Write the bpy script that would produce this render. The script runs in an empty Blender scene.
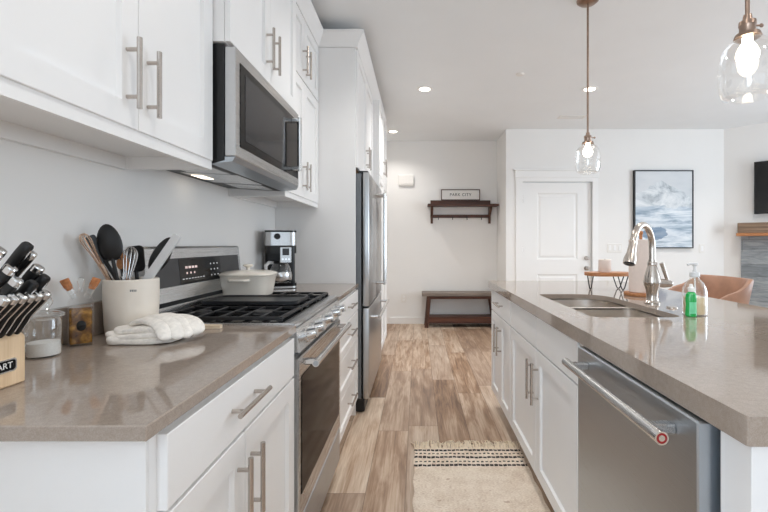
import bpy, bmesh, math, random
from mathutils import Vector, Matrix
random.seed(7)
PI = math.pi
S = bpy.context.scene
COL = S.collection

# ------------------------------------------------------------------ camera
F, VX, VY, CZ = 420.0, 417.7, 243.8, 1.19
cd = bpy.data.cameras.new('camera'); cam = bpy.data.objects.new('camera', cd); COL.objects.link(cam)
cam.location = (0, 0, CZ); cam.rotation_euler = (PI/2, 0, 0)
cd.sensor_width = 36; cd.lens = F/768*36
cd.shift_x = (384-VX)/768; cd.shift_y = (VY-256)/768
cd.clip_start = 0.02
S.camera = cam

# ------------------------------------------------------------------ light
S.view_settings.view_transform = 'Standard'
S.view_settings.look = 'None'
S.view_settings.exposure = 0.08
S.view_settings.gamma = 1.0
S.view_settings.use_curve_mapping = False
S.cycles.use_denoising = True
S.cycles.max_bounces = 12; S.cycles.diffuse_bounces = 6; S.cycles.glossy_bounces = 5
S.cycles.transparent_max_bounces = 16; S.cycles.transmission_bounces = 8
S.cycles.sample_clamp_indirect = 6.0
w = bpy.data.worlds.new('sky'); S.world = w; w.use_nodes = True
bg = w.node_tree.nodes['Background']; bg.inputs[0].default_value = (.80, .90, 1, 1); bg.inputs[1].default_value = .6

def area(name, loc, rot, sx, sy, power, col=(1, 1, 1)):
    l = bpy.data.lights.new(name, 'AREA'); l.shape = 'RECTANGLE'; l.size = sx; l.size_y = sy
    l.energy = power; l.color = col
    o = bpy.data.objects.new(name, l); COL.objects.link(o); o.location = loc; o.rotation_euler = rot
    return o
# area lights added at unseen window openings behind the camera and on both sides
area('added_rear_light', (1.6, -4.85, 1.25), (PI/2+.35, 0, 0), 5.0, 2.1, 32, (.74, .87, 1))
area('added_right_light', (5.28, .0, 1.45), (PI/2+.50, 0, PI/2), 2.2, 1.9, 10, (.74, .87, 1))
area('added_dining_light', (5.28, 2.55, 1.45), (PI/2+.35, 0, PI/2), 2.6, 1.9, 86, (.76, .88, 1))
area('added_left_light', (-.94, -2.15, 1.42), (PI/2+.2, 0, -PI/2), 2.3, 1.75, 92, (.72, .86, 1))

# ------------------------------------------------------------------ helpers
def at(u, v, Y):                       # point at depth Y seen at (u, v)
    return Vector(((u-VX)*Y/F, Y, CZ-(v-VY)*Y/F))

def lin(c):
    c = c/255.0
    return c/12.92 if c <= .04045 else ((c+.055)/1.055)**2.4
def rgb(r, g, b): return (lin(r), lin(g), lin(b), 1)

class N:
    def __init__(s, name):
        s.m = bpy.data.materials.new(name); s.m.use_nodes = True
        s.t = s.m.node_tree; s.n = s.t.nodes; s.b = s.n['Principled BSDF']; s.out = s.n['Material Output']
    def add(s, typ, **kw):
        x = s.n.new(typ)
        for k, v in kw.items(): setattr(x, k, v)
        return x
    def link(s, a, b): s.t.links.new(a, b)
    def setin(s, node, key, v):
        if hasattr(v, 'is_output'): s.link(v, node.inputs[key])
        else: node.inputs[key].default_value = v
    def math(s, op, a, b=0.0, c=0.0):
        x = s.add('ShaderNodeMath', operation=op)
        s.setin(x, 0, a); s.setin(x, 1, b); s.setin(x, 2, c)
        return x.outputs[0]
    def coord(s): return s.add('ShaderNodeTexCoord').outputs['Object']
    def geo(s): return s.add('ShaderNodeNewGeometry').outputs['Position']
    def sep(s, v):
        x = s.add('ShaderNodeSeparateXYZ'); s.link(v, x.inputs[0]); return x.outputs
    def comb(s, a, b, c=0.0):
        x = s.add('ShaderNodeCombineXYZ'); s.setin(x, 0, a); s.setin(x, 1, b); s.setin(x, 2, c); return x.outputs[0]
    def mapping(s, v, scale=(1, 1, 1), loc=(0, 0, 0), rot=(0, 0, 0)):
        x = s.add('ShaderNodeMapping'); s.link(v, x.inputs[0]); x.inputs['Scale'].default_value = scale
        x.inputs['Location'].default_value = loc; x.inputs['Rotation'].default_value = rot; return x.outputs[0]
    def noise(s, v, scale=5, detail=3, rough=.5, dist=0):
        x = s.add('ShaderNodeTexNoise'); s.link(v, x.inputs['Vector']); x.inputs['Scale'].default_value = scale
        x.inputs['Detail'].default_value = detail; x.inputs['Roughness'].default_value = rough; x.inputs['Distortion'].default_value = dist
        return x.outputs[0]
    def white(s, v):
        x = s.add('ShaderNodeTexWhiteNoise'); s.link(v, x.inputs['Vector']); return x.outputs['Value']
    def ramp(s, f, stops, interp='LINEAR'):
        x = s.add('ShaderNodeValToRGB'); s.setin(x, 0, f); r = x.color_ramp; r.interpolation = interp
        while len(r.elements) < len(stops): r.elements.new(.5)
        for e, (p, c) in zip(r.elements, stops): e.position = p; e.color = c
        return x.outputs[0]
    def mix(s, f, a, b, mode='MIX'):
        x = s.add('ShaderNodeMix', data_type='RGBA', blend_type=mode)
        s.setin(x, 0, f); s.setin(x, 6, a); s.setin(x, 7, b); return x.outputs[2]
    def bump(s, h, strength=.2, dist=.01):
        x = s.add('ShaderNodeBump'); s.link(h, x.inputs['Height']); x.inputs['Strength'].default_value = strength
        x.inputs['Distance'].default_value = dist; s.link(x.outputs[0], s.b.inputs['Normal'])
    def base(s, c): s.setin(s.b, 'Base Color', c)
    def rough(s, r): s.setin(s.b, 'Roughness', r)

def plain(name, c, rough=.5, metal=0.0, var=.04, scale=20, bump=0.0, bscale=None, stretch=(1, 1, 1), coat=0.0, spec=None, dist=.002):
    q = N(name); v = q.mapping(q.coord(), stretch)
    n = q.noise(v, scale, 3)
    hi = tuple(min(1, x*(1+var)) for x in c[:3])+(1,); lo = tuple(x*(1-var) for x in c[:3])+(1,)
    q.base(q.ramp(n, [(.3, lo), (.7, hi)])); q.rough(rough); q.b.inputs['Metallic'].default_value = metal
    if coat: q.b.inputs['Coat Weight'].default_value = coat; q.b.inputs['Coat Roughness'].default_value = .1
    if spec is not None: q.b.inputs['Specular IOR Level'].default_value = spec
    if bump: q.bump(q.noise(v, bscale or scale, 2), bump, dist)
    return q.m

def brushed(name, c, rough=.28, axis=1, var=.06):
    q = N(name); st = [300, 300, 300]; st[axis] = 1.6
    n = q.noise(q.mapping(q.coord(), tuple(st)), 4, 3, .55)
    q.base(q.ramp(n, [(.3, tuple(x*(1-var) for x in c[:3])+(1,)), (.7, tuple(min(1, x*(1+var)) for x in c[:3])+(1,))]))
    q.rough(q.math('MULTIPLY_ADD', n, .14, rough-.07)); q.b.inputs['Metallic'].default_value = 1
    q.bump(n, .03, .0005)
    return q.m

def clear_glass(name, tint=(.97, .98, .98, 1), lo=.07, hi=.9, power=1.7):     # thin glass: see-through, shiny towards the rim
    q = N(name); q.n.remove(q.b)
    lw = q.add('ShaderNodeLayerWeight'); lw.inputs[0].default_value = .5
    f = q.math('POWER', lw.outputs['Facing'], power)
    f = q.math('MULTIPLY_ADD', f, hi-lo, lo)
    tr = q.add('ShaderNodeBsdfTransparent'); tr.inputs[0].default_value = tint
    gl = q.add('ShaderNodeBsdfGlossy'); gl.inputs['Roughness'].default_value = .04; gl.inputs[0].default_value = (1, 1, 1, 1)
    mx = q.add('ShaderNodeMixShader'); q.link(f, mx.inputs[0]); q.link(tr.outputs[0], mx.inputs[1]); q.link(gl.outputs[0], mx.inputs[2])
    q.link(mx.outputs[0], q.out.inputs[0])
    return q.m

def glow(name, c, strength):
    q = N(name); q.base((.9, .9, .9, 1)); q.b.inputs['Emission Color'].default_value = c; q.b.inputs['Emission Strength'].default_value = strength
    return q.m

def wood(name, c1, c2, axis=0, rough=.5, scale=1.0, rings=14):
    q = N(name); v = q.coord(); st = [rings*scale]*3; st[axis] = 1.1*scale
    n = q.noise(q.mapping(v, tuple(st)), 2.2, 5, .6, .6)
    st2 = [160*scale]*3; st2[axis] = 5*scale
    g = q.noise(q.mapping(v, tuple(st2)), 1, 2)
    f = q.math('MULTIPLY_ADD', g, .35, q.math('MULTIPLY', n, .75))
    q.base(q.ramp(f, [(.36, c1), (.68, c2)])); q.rough(rough); q.bump(g, .08, .001)
    return q.m

M = {}
M['cab'] = plain('white_cabinet_paint', rgb(240, 239, 238), .38, var=.008, scale=6)
M['wall'] = plain('wall_paint', rgb(239, 237, 234), .7, var=.008, scale=2, bump=.04, bscale=160, dist=.001)
M['ceil'] = plain('ceiling_paint', rgb(238, 240, 241), .9, var=.01, scale=3, bump=.12, bscale=70, dist=.003)
M['trim'] = plain('trim_paint', rgb(243, 242, 240), .4, var=.006, scale=4)
M['steel'] = brushed('brushed_stainless', (.56, .56, .56, 1), .27, 1)
M['steelv'] = brushed('brushed_stainless_upright', (.50, .505, .51, 1), .30, 2)
M['sinksteel'] = plain('satin_sink_steel', (.74, .68, .62, 1), .34, 1, var=.03, scale=90)
M['dsteel'] = brushed('dark_stainless', (.47, .51, .55, 1), .30, 1)
M['fside'] = plain('grey_fridge_side', rgb(116, 119, 122), .42, .25, var=.05, scale=60)
M['chrome'] = brushed('polished_steel', (.72, .71, .70, 1), .16, 2, .02)
M['nickel'] = plain('brushed_nickel', (.50, .45, .41, 1), .27, 1, var=.03, scale=80)
M['faucet'] = plain('warm_nickel_faucet', (.56, .50, .45, 1), .22, 1, var=.03, scale=80)
M['bronze'] = plain('aged_bronze', (.32, .23, .18, 1), .32, 1, var=.12, scale=40)
M['black'] = plain('black_plastic', rgb(22, 22, 23), .42, var=.08, scale=40)
M['blackgloss'] = plain('black_gloss', rgb(12, 12, 13), .10, var=.05, scale=20, spec=.22)
M['iron'] = plain('cast_iron', rgb(30, 30, 32), .45, .2, var=.15, scale=120, bump=.2, bscale=200, dist=.001)
M['griddle'] = plain('griddle_iron', rgb(46, 46, 48), .32, .4, var=.08, scale=60)
M['void_black'] = plain('dark_void', rgb(16, 16, 16), .8)  # near-black put in for the shade inside the duct and slot
M['screen'] = plain('tv_screen', rgb(12, 12, 13), .16, var=.03)
M['ovenglass'] = plain('oven_glass', rgb(22, 22, 23), .07, var=.3, scale=5, spec=.06)
M['mwglass'] = plain('microwave_window', rgb(52, 52, 54), .07, var=.06, spec=.3)
M['console'] = plain('console_dark_glass', rgb(48, 48, 50), .08, var=.06, spec=.3)
M['ceramic'] = plain('cream_ceramic', rgb(230, 221, 209), .45, var=.03, scale=14)
M['enamel'] = plain('cream_enamel', rgb(242, 234, 222), .22, var=.015, scale=8, coat=.4)
M['cloth'] = plain('white_knit_cloth', rgb(240, 234, 226), .9, var=.09, scale=90, bump=.5, bscale=300, dist=.002)
M['cork'] = plain('cork', rgb(186, 122, 78), .85, var=.25, scale=120, bump=.3)
M['candle'] = plain('pale_pink_wax', rgb(233, 219, 209), .55, var=.02)
M['paper'] = plain('paper_towel', rgb(232, 216, 206), .95, var=.02, scale=60, bump=.3, bscale=140, dist=.002)
M['leather'] = plain('brown_leather', rgb(166, 124, 100), .42, var=.16, scale=11, bump=.12, bscale=160, dist=.001)
M['white_plastic'] = plain('white_plastic', rgb(236, 233, 228), .45, var=.01)
M['glass'] = clear_glass('clear_glass')
M['shade'] = clear_glass('pendant_glass', (.985, .98, .97, 1), .07, .8, 1.8)
M['salt'] = plain('white_salt', rgb(236, 234, 230), .9, var=.05, scale=200, bump=.3)
M['red'] = plain('red_enamel', rgb(150, 22, 26), .3, var=.05)
M['greyplast'] = plain('pale_grey_silicone', rgb(214, 214, 214), .4, var=.05)
M['copper'] = plain('copper_wire', (.72, .54, .42, 1), .25, 1, var=.05)
M['orange_oak'] = wood('honey_oak', rgb(150, 92, 52), rgb(196, 136, 88), 0, .45)
M['walnut'] = wood('dark_walnut', rgb(46, 24, 15), rgb(96, 54, 34), 0, .45)
M['walnuty'] = wood('dark_walnut_upright', rgb(44, 23, 15), rgb(88, 50, 32), 2, .5)
M['greyed'] = wood('greyed_board', rgb(92, 80, 72), rgb(142, 128, 117), 0, .5)
M['maple'] = wood('pale_maple', rgb(206, 170, 130), rgb(232, 204, 168), 2, .5)
M['rawwood'] = wood('raw_plywood', rgb(176, 128, 76), rgb(205, 158, 104), 1, .6)
M['palewood'] = wood('pale_beech', rgb(208, 186, 158), rgb(230, 212, 188), 0, .55)
M['mantel'] = wood('reclaimed_beam', rgb(92, 74, 60), rgb(150, 124, 100), 0, .65, rings=20)

def quartz():
    q = N('taupe_quartz'); v = q.geo()
    fine = q.noise(v, 480, 2, .6); mid = q.noise(v, 90, 3, .6); big = q.noise(v, 3, 2, .5)
    f = q.math('MULTIPLY_ADD', fine, .5, q.math('MULTIPLY_ADD', mid, .3, q.math('MULTIPLY', big, .2)))
    q.base(q.ramp(f, [(.36, rgb(146, 131, 118)), (.5, rgb(157, 143, 131)), (.64, rgb(169, 156, 144))]))
    q.rough(.06); q.b.inputs['IOR'].default_value = 1.8
    return q.m
M['quartz'] = quartz()

def floor_mat():
    q = N('wood_plank_floor'); x, y, z = q.sep(q.geo())
    W, L = .19, 1.25
    fx = q.math('DIVIDE', q.math('ADD', x, 10*W+.249-.0), W); ix = q.math('FLOOR', fx); rx = q.math('FRACT', fx)
    off = q.math('MULTIPLY', q.white(q.comb(ix, 3.3)), 7.0)
    fy = q.math('ADD', q.math('DIVIDE', y, L), off); iy = q.math('FLOOR', fy); ry = q.math('FRACT', fy)
    r1 = q.white(q.comb(ix, iy, 1.7)); r2 = q.white(q.comb(iy, ix, 8.2))
    sh = q.math('MULTIPLY', r2, 40)
    gv = q.comb(q.math('ADD', q.math('MULTIPLY', x, 11), sh), q.math('ADD', q.math('MULTIPLY', y, 1.3), sh), sh)
    g1 = q.noise(gv, 1.5, 5, .62, .55)
    gv2 = q.comb(q.math('MULTIPLY', x, 120), q.math('MULTIPLY', y, 4), sh)
    g2 = q.noise(gv2, 1, 3, .6)
    f = q.math('MULTIPLY_ADD', g2, .42, q.math('MULTIPLY_ADD', g1, .85, q.math('MULTIPLY_ADD', r1, .26, -.28)))
    c = q.ramp(f, [(.20, rgb(104, 76, 56)), (.38, rgb(154, 122, 95)), (.54, rgb(192, 166, 142)), (.74, rgb(222, 204, 184))])
    c = q.mix(q.math('MULTIPLY', r2, .35), c, rgb(166, 150, 138))
    ex = q.math('MINIMUM', rx, q.math('SUBTRACT', 1.0, rx)); ey = q.math('MULTIPLY', q.math('MINIMUM', ry, q.math('SUBTRACT', 1.0, ry)), L/W)
    e = q.math('MINIMUM', ex, ey)
    seam = q.math('LESS_THAN', e, .010)
    c = q.mix(q.math('MULTIPLY', seam, .6), c, rgb(84, 58, 42))
    q.base(c); q.rough(q.math('MULTIPLY_ADD', g2, .15, .34))
    h = q.math('SUBTRACT', q.math('MULTIPLY', g2, .15), seam)
    q.bump(h, .15, .002)
    return q.m
M['floor'] = floor_mat()

def rug_mat():
    q = N('jute_rug'); x, y, z = q.sep(q.geo())
    n = q.noise(q.geo(), 9, 4, .6); fine = q.noise(q.mapping(q.geo(), (90, 240, 90)), 1, 2)
    blot = q.noise(q.mapping(q.geo(), (16, 34, 10)), 1.0, 2)
    c = q.ramp(q.math('MULTIPLY_ADD', fine, .6, q.math('MULTIPLY', n, .4)), [(.3, rgb(208, 184, 160)), (.60, rgb(252, 238, 221))])
    c = q.mix(q.math('MULTIPLY', q.math('GREATER_THAN', blot, .70), .45), c, rgb(164, 116, 78))
    wob = q.math('MULTIPLY', q.math('SUBTRACT', q.noise(q.geo(), 7, 2), .5), .02)
    yy = q.math('ADD', y, wob)
    dash = q.math('GREATER_THAN', q.math('FRACT', q.math('MULTIPLY', x, 42)), .42)
    dash2 = q.math('GREATER_THAN', q.math('FRACT', q.math('MULTIPLY', x, 42)), .16)
    tot = None
    for yc, w_, d in ((2.401, .010, dash2), (2.362, .006, dash), (2.323, .010, dash2), (2.277, .006, dash), (2.240, .010, dash2)):
        b = q.math('MULTIPLY', q.math('LESS_THAN', q.math('ABSOLUTE', q.math('SUBTRACT', yy, yc)), w_), d)
        tot = b if tot is None else q.math('MAXIMUM', tot, b)
    q.base(q.mix(tot, c, rgb(44, 36, 34))); q.rough(.95)
    q.bump(fine, .7, .006)
    return q.m
M['rug'] = rug_mat()
M['fringe'] = plain('jute_fringe', rgb(238, 222, 198), .95, var=.1, scale=60)

def stone():
    q = N('grey_stone_planks'); v = q.coord()
    s = q.sep(v)
    fz = q.math('DIVIDE', s[2], .155); iz = q.math('FLOOR', fz); rz = q.math('FRACT', fz)
    off = q.white(q.comb(iz, 2.1)); fx = q.math('ADD', q.math('DIVIDE', s[0], .62), off); ixx = q.math('FLOOR', fx); rx = q.math('FRACT', fx)
    r = q.white(q.comb(ixx, iz, 4.4))
    n = q.noise(q.mapping(v, (2.2, 2, 13)), 2, 6, .65, .8)
    f = q.math('MULTIPLY_ADD', r, .22, q.math('MULTIPLY', n, .8))
    c = q.ramp(f, [(.25, rgb(96, 102, 106)), (.5, rgb(136, 141, 144)), (.75, rgb(178, 181, 182))])
    e = q.math('MINIMUM', rz, q.math('SUBTRACT', 1.0, rz)); e2 = q.math('MULTIPLY', q.math('MINIMUM', rx, q.math('SUBTRACT', 1.0, rx)), 4)
    seam = q.math('LESS_THAN', q.math('MINIMUM', e, e2), .022)
    q.base(q.mix(q.math('MULTIPLY', seam, .6), c, rgb(84, 88, 90))); q.rough(.5); q.bump(q.math('SUBTRACT', n, seam), .3, .004)
    return q.m
M['stone'] = stone()

def painting():
    q = N('snowy_mountain_print'); v = q.coord(); s = q.sep(v)       # local x -.39..39, z 0..1.05
    zz = q.math('DIVIDE', s[2], 1.05)
    n1 = q.noise(q.mapping(v, (3, 1, 4.5)), 1.3, 7, .68, .9)
    n2 = q.noise(q.mapping(v, (1.7, 1, 13)), 1.4, 6, .62, .5)
    ridge = q.math('SUBTRACT', .86, q.math('MULTIPLY', q.math('ABSOLUTE', q.math('ADD', s[0], .03)), .55))
    ridge = q.math('ADD', ridge, q.math('MULTIPLY', q.math('SUBTRACT', q.noise(q.mapping(v, (5, 1, .01)), 1.3, 5, .6), .5), .20))
    peak = q.math('LESS_THAN', zz, ridge)
    sky = q.ramp(q.noise(q.mapping(v, (2, 1, 6)), 1, 4), [(.3, rgb(206, 211, 215)), (.7, rgb(224, 226, 228))])
    snow = q.ramp(n1, [(.33, rgb(150, 160, 168)), (.47, rgb(206, 212, 216)), (.62, rgb(232, 235, 237))])
    water = q.ramp(n2, [(.30, rgb(124, 144, 162)), (.42, rgb(172, 187, 200)), (.53, rgb(212, 220, 227)), (.66, rgb(231, 235, 239))])
    lowf = q.math('LESS_THAN', q.math('ADD', zz, q.math('MULTIPLY', q.math('SUBTRACT', n2, .5), .3)), .52)
    c = q.mix(peak, sky, snow); c = q.mix(lowf, c, water)
    # darker blue boulder low in the picture
    dx = q.math('DIVIDE', q.math('ADD', s[0], .13), .20); dz = q.math('DIVIDE', q.math('SUBTRACT', zz, .19), .085)
    d = q.math('ADD', q.math('MULTIPLY', dx, dx), q.math('MULTIPLY', dz, dz)); d = q.math('ADD', d, q.math('MULTIPLY', q.math('SUBTRACT', n1, .5), 2.2))
    c = q.mix(q.math('MULTIPLY', q.math('LESS_THAN', d, .8), .75), c, rgb(96, 124, 152))
    q.base(c); q.rough(.55)
    return q.m
M['print'] = painting()
M['green'] = plain('green_dish_soap', rgb(28, 172, 82), .15, var=.08, scale=16, coat=.5)
M['amber_soap'] = plain('cream_liquid_soap', rgb(226, 200, 158), .25, var=.03)
def liquid(name, c, dens):
    q = N(name); q.base(c); q.rough(.05); q.b.inputs['Transmission Weight'].default_value = dens; q.b.inputs['IOR'].default_value = 1.2
    return q.m
def oil_mat():
    q = N('amber_oil'); n = q.noise(q.coord(), 38, 3, .6, .4)
    q.base(q.ramp(n, [(.32, rgb(70, 42, 14)), (.5, rgb(128, 84, 28)), (.68, rgb(206, 152, 62))])); q.rough(.08)
    q.b.inputs['Transmission Weight'].default_value = .25
    return q.m
M['oil'] = oil_mat()
M['bottle_glass'] = clear_glass('bottle_glass', (.98, .98, .98, 1), .03, .6, 2.6)

# ------------------------------------------------------------------ mesh helpers
def B(): return bmesh.new()
def box(bm, x0, x1, y0, y1, z0, z1, bev=0.0, seg=1, mx=None):
    r = bmesh.ops.create_cube(bm, size=1.0); vs = r['verts']
    for v in vs:
        v.co = Vector((x0+(v.co.x+.5)*(x1-x0), y0+(v.co.y+.5)*(y1-y0), z0+(v.co.z+.5)*(z1-z0)))
    if bev:
        es = list({e for v in vs for e in v.link_edges})
        g = bmesh.ops.bevel(bm, geom=es, offset=bev, segments=seg, affect='EDGES', profile=.5)
        vs = list({v for f in g['faces'] for v in f.verts} | {v for v in vs if v.is_valid})
    if mx is not None:
        for v in vs: v.co = mx @ v.co
    return vs
def tube(bm, pts, r, seg=10, cap=True):
    pts = [Vector(p) for p in pts]; n = len(pts)
    rr = r if isinstance(r, (list, tuple)) else [r]*n
    t0 = (pts[1]-pts[0]).normalized(); up = Vector((0, 0, 1)) if abs(t0.z) < .9 else Vector((1, 0, 0))
    a = t0.cross(up).normalized(); rings = []
    for i, p in enumerate(pts):
        t = (pts[min(i+1, n-1)]-pts[max(i-1, 0)]).normalized()
        a = (a-t*a.dot(t)).normalized(); b = t.cross(a)
        rings.append([bm.verts.new(p+(a*math.cos(k*2*PI/seg)+b*math.sin(k*2*PI/seg))*rr[i]) for k in range(seg)])
    for i in range(n-1):
        for k in range(seg):
            bm.faces.new((rings[i][k], rings[i][(k+1) % seg], rings[i+1][(k+1) % seg], rings[i+1][k]))
    if cap: bm.faces.new(rings[0][::-1]); bm.faces.new(rings[-1])
    return rings
def lathe(bm, prof, c=(0, 0, 0), seg=32, mx=None, sx=1.0, sy=1.0):
    c = Vector(c); rings = []; vs = []
    for r, z in prof:
        if r < 1e-6:
            v = bm.verts.new(Vector((0, 0, z))); rings.append([v]); vs.append(v)
        else:
            ring = [bm.verts.new(Vector((r*sx*math.cos(2*PI*k/seg), r*sy*math.sin(2*PI*k/seg), z))) for k in range(seg)]
            rings.append(ring); vs += ring
    for a, b in zip(rings, rings[1:]):
        for k in range(seg):
            k2 = (k+1) % seg
            if len(a) == 1 and len(b) > 1: bm.faces.new((a[0], b[k2], b[k]))
            elif len(b) == 1 and len(a) > 1: bm.faces.new((a[k], a[k2], b[0]))
            elif len(a) > 1: bm.faces.new((a[k], a[k2], b[k2], b[k]))
    for v in vs: v.co = (mx @ v.co if mx is not None else v.co)+c
    return vs
def prism(bm, poly, fn, d0, d1):
    """extrude a 2-D polygon between depths d0 and d1; fn(a, b, d) -> point"""
    A = [bm.verts.new(Vector(fn(a, b, d0))) for a, b in poly]; Bv = [bm.verts.new(Vector(fn(a, b, d1))) for a, b in poly]
    n = len(poly)
    for i in range(n): bm.faces.new((A[i], A[(i+1) % n], Bv[(i+1) % n], Bv[i]))
    bm.faces.new(A[::-1]); bm.faces.new(Bv)
XZ = lambda a, b, d: (a, d, b)        # polygon in x,z pushed along y
XY = lambda a, b, d: (a, b, d)
YZ = lambda a, b, d: (d, a, b)
def ball(bm, c, r, sx=1, sy=1, sz=1, seg=16, mx=None):
    g = bmesh.ops.create_uvsphere(bm, u_segments=seg, v_segments=max(6, seg//2), radius=r)
    for v in g['verts']:
        p = Vector((v.co.x*sx, v.co.y*sy, v.co.z*sz)); v.co = (mx @ p if mx is not None else p)+Vector(c)
    return g['verts']
def loft(bm, loops, cap0=False, cap1=False):
    R = [[bm.verts.new(Vector(p)) for p in l] for l in loops]
    n = len(R[0])
    for a, b in zip(R, R[1:]):
        for k in range(n): bm.faces.new((a[k], a[(k+1) % n], b[(k+1) % n], b[k]))
    if cap0: bm.faces.new(R[0][::-1])
    if cap1: bm.faces.new(R[-1])
def rrect(x0, x1, y0, y1, r, n=6):
    """rounded rectangle; r one radius or four (x0y0, x1y0, x1y1, x0y1)"""
    if not isinstance(r, (list, tuple)): r = (r,)*4
    out = []
    for (cx, cy, a0, rad) in ((x0+r[0], y0+r[0], PI, r[0]), (x1-r[1], y0+r[1], 1.5*PI, r[1]), (x1-r[2], y1-r[2], 0, r[2]), (x0+r[3], y1-r[3], .5*PI, r[3])):
        for k in range(n+1):
            a = a0+.5*PI*k/n; out.append((cx+rad*math.cos(a), cy+rad*math.sin(a)))
    return out
def plate(bm, outer, holes, z0, z1):
    es = []
    for l in [outer]+holes:
        vs = [bm.verts.new((x, y, z1)) for x, y in l]
        es += [bm.edges.new((vs[i], vs[(i+1) % len(vs)])) for i in range(len(vs))]
    g = bmesh.ops.triangle_fill(bm, use_beauty=True, use_dissolve=False, edges=es)
    fs = [f for f in g['geom'] if isinstance(f, bmesh.types.BMFace)]
    e = bmesh.ops.extrude_face_region(bm, geom=fs)
    for v in e['geom']:
        if isinstance(v, bmesh.types.BMVert): v.co.z = z0

OFF = {}
def mesh(name, bm, mat, parent=None, loc=None, rot=None, local=False, angle=28):
    bmesh.ops.recalc_face_normals(bm, faces=bm.faces)
    origin = Vector((0, 0, 0))
    if parent is not None and not local: origin = OFF[parent.name]
    if parent is None and not local:
        if loc is None:
            xs = [v.co for v in bm.verts]
            lo = Vector((min(c.x for c in xs), min(c.y for c in xs), min(c.z for c in xs))); hi = Vector((max(c.x for c in xs), max(c.y for c in xs), 0))
            loc = ((lo.x+hi.x)/2, (lo.y+hi.y)/2, lo.z)
        origin = Vector(loc)
    if origin.length: bmesh.ops.translate(bm, verts=bm.verts, vec=-origin)
    me = bpy.data.meshes.new(name); bm.to_mesh(me); bm.free()
    for p in me.polygons: p.use_smooth = True
    me.set_sharp_from_angle(angle=math.radians(angle))
    me.materials.append(mat)
    o = bpy.data.objects.new(name, me); COL.objects.link(o)
    if parent is None:
        if loc is not None: o.location = loc
        if rot is not None: o.rotation_euler = rot
        OFF[o.name] = Vector(o.location) if not local else Vector((0, 0, 0))
    else:
        o.parent = parent; OFF[o.name] = OFF[parent.name]
    return o
def thing(name, label, cat, loc=(0, 0, 0), rot=(0, 0, 0), group=None):
    o = bpy.data.objects.new(name, None); COL.objects.link(o); o.location = loc; o.rotation_euler = rot
    o.empty_display_size = .05
    OFF[o.name] = Vector(loc) if not any(rot) else Vector((0, 0, 0))
    return tag(o, label, cat, group)
def tag(o, label, cat, group=None):
    o['label'] = label; o['category'] = cat
    if group: o['group'] = group
    return o
def struct(name, bm, mat, parent=None):
    o = mesh(name, bm, mat, parent)
    if parent is None: o['kind'] = 'structure'
    return o
def dup(root, loc=None, rot=None, label=None):
    r = root.copy(); COL.objects.link(r)
    if loc is not None: r.location = loc
    if rot is not None: r.rotation_euler = rot
    if label: r['label'] = label
    for ch in list(root.children):
        c = ch.copy(); COL.objects.link(c); c.parent = r
        for g in list(ch.children):
            d = g.copy(); COL.objects.link(d); d.parent = c
    return r

def panel(bm, fn, w, h, t=.02, frame=.058, recess=.011, step=.004):
    """framed (or slab) front: fn(a along, b up, c out) -> point, c = 0 at the front face, -t at the back"""
    def rect(i, c): return [bm.verts.new(Vector(fn(a, b, c))) for a, b in ((i, i), (w-i, i), (w-i, h-i), (i, h-i))]
    e = .0015
    R = [rect(0, -t), rect(0, -e), rect(e, 0)]
    if frame: R += [rect(frame, 0), rect(frame+step, -recess)]
    for a, b in zip(R, R[1:]):
        for k in range(4): bm.faces.new((a[k], a[(k+1) % 4], b[(k+1) % 4], b[k]))
    bm.faces.new(R[0][::-1]); bm.faces.new(R[-1])
def side_front(name, s, xf, y0, y1, z0, z1, parent, frame=.058, mat=None, t=.019):
    bm = B(); panel(bm, lambda a, b, c: (xf+s*c, y0+a, z0+b), y1-y0, z1-z0, t, frame)
    return mesh(name, bm, mat or M['cab'], parent, angle=20)
def pull(s, xf, p0, p1, parent, mat=None, r=.006, out=.030, inset=.028):
    """bar pull on two posts, p0/p1 = (y, z) ends"""
    bm = B(); x = xf+s*out
    a = Vector((x, p0[0], p0[1])); b = Vector((x, p1[0], p1[1])); d = (b-a).normalized()
    tube(bm, [a, b], r, 12)
    for q in (a+d*inset, b-d*inset): tube(bm, [(xf-s*.001, q.y, q.z), (x, q.y, q.z)], r*.8, 10)
    return mesh('handle', bm, mat or M['nickel'], parent)

# ------------------------------------------------------------------ the room
CEIL = 2.72; YB = 6.25; YD = 5.61; XA = 1.18; WL = -.987
C0 = Vector((4.09, YD)); DA = Vector((.7071, -.7071)); LA = 1.90
C1 = C0+DA*LA                                                     # end of the angled wall
XR = C1.x
bm = B(); box(bm, -1.1, XR+.12, -5.1, YB+.1, -.1, 0); struct('floor', bm, M['floor'])
bm = B(); box(bm, -1.1, XR+.12, -5.1, YB+.1, CEIL, CEIL+.1); struct('ceiling', bm, M['ceil'])
bm = B(); box(bm, WL-.1, XA+.1, YB, YB+.1, 0, CEIL); struct('wall_back', bm, M['wall'])
bm = B(); box(bm, XA, XA+.1, YD+.1, YB, 0, CEIL); struct('wall_alcove', bm, M['wall'])
DX0, DX1, DZ = 1.404, 2.327, 2.015
bm = B(); prism(bm, [(XA, 0), (DX0-.01, 0), (DX0-.01, DZ+.01), (DX1+.01, DZ+.01), (DX1+.01, 0), (C0.x+.02, 0), (C0.x+.02, CEIL), (XA, CEIL)], XZ, YD, YD+.1)
struct('wall_entry', bm, M['wall'])
bm = B()
n2 = Vector((.7071, .7071))*.1
prism(bm, [tuple(C0), tuple(C1), tuple(C1+n2), tuple(C0+n2)], XY, 0, CEIL); struct('wall_corner', bm, M['wall'])
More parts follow.
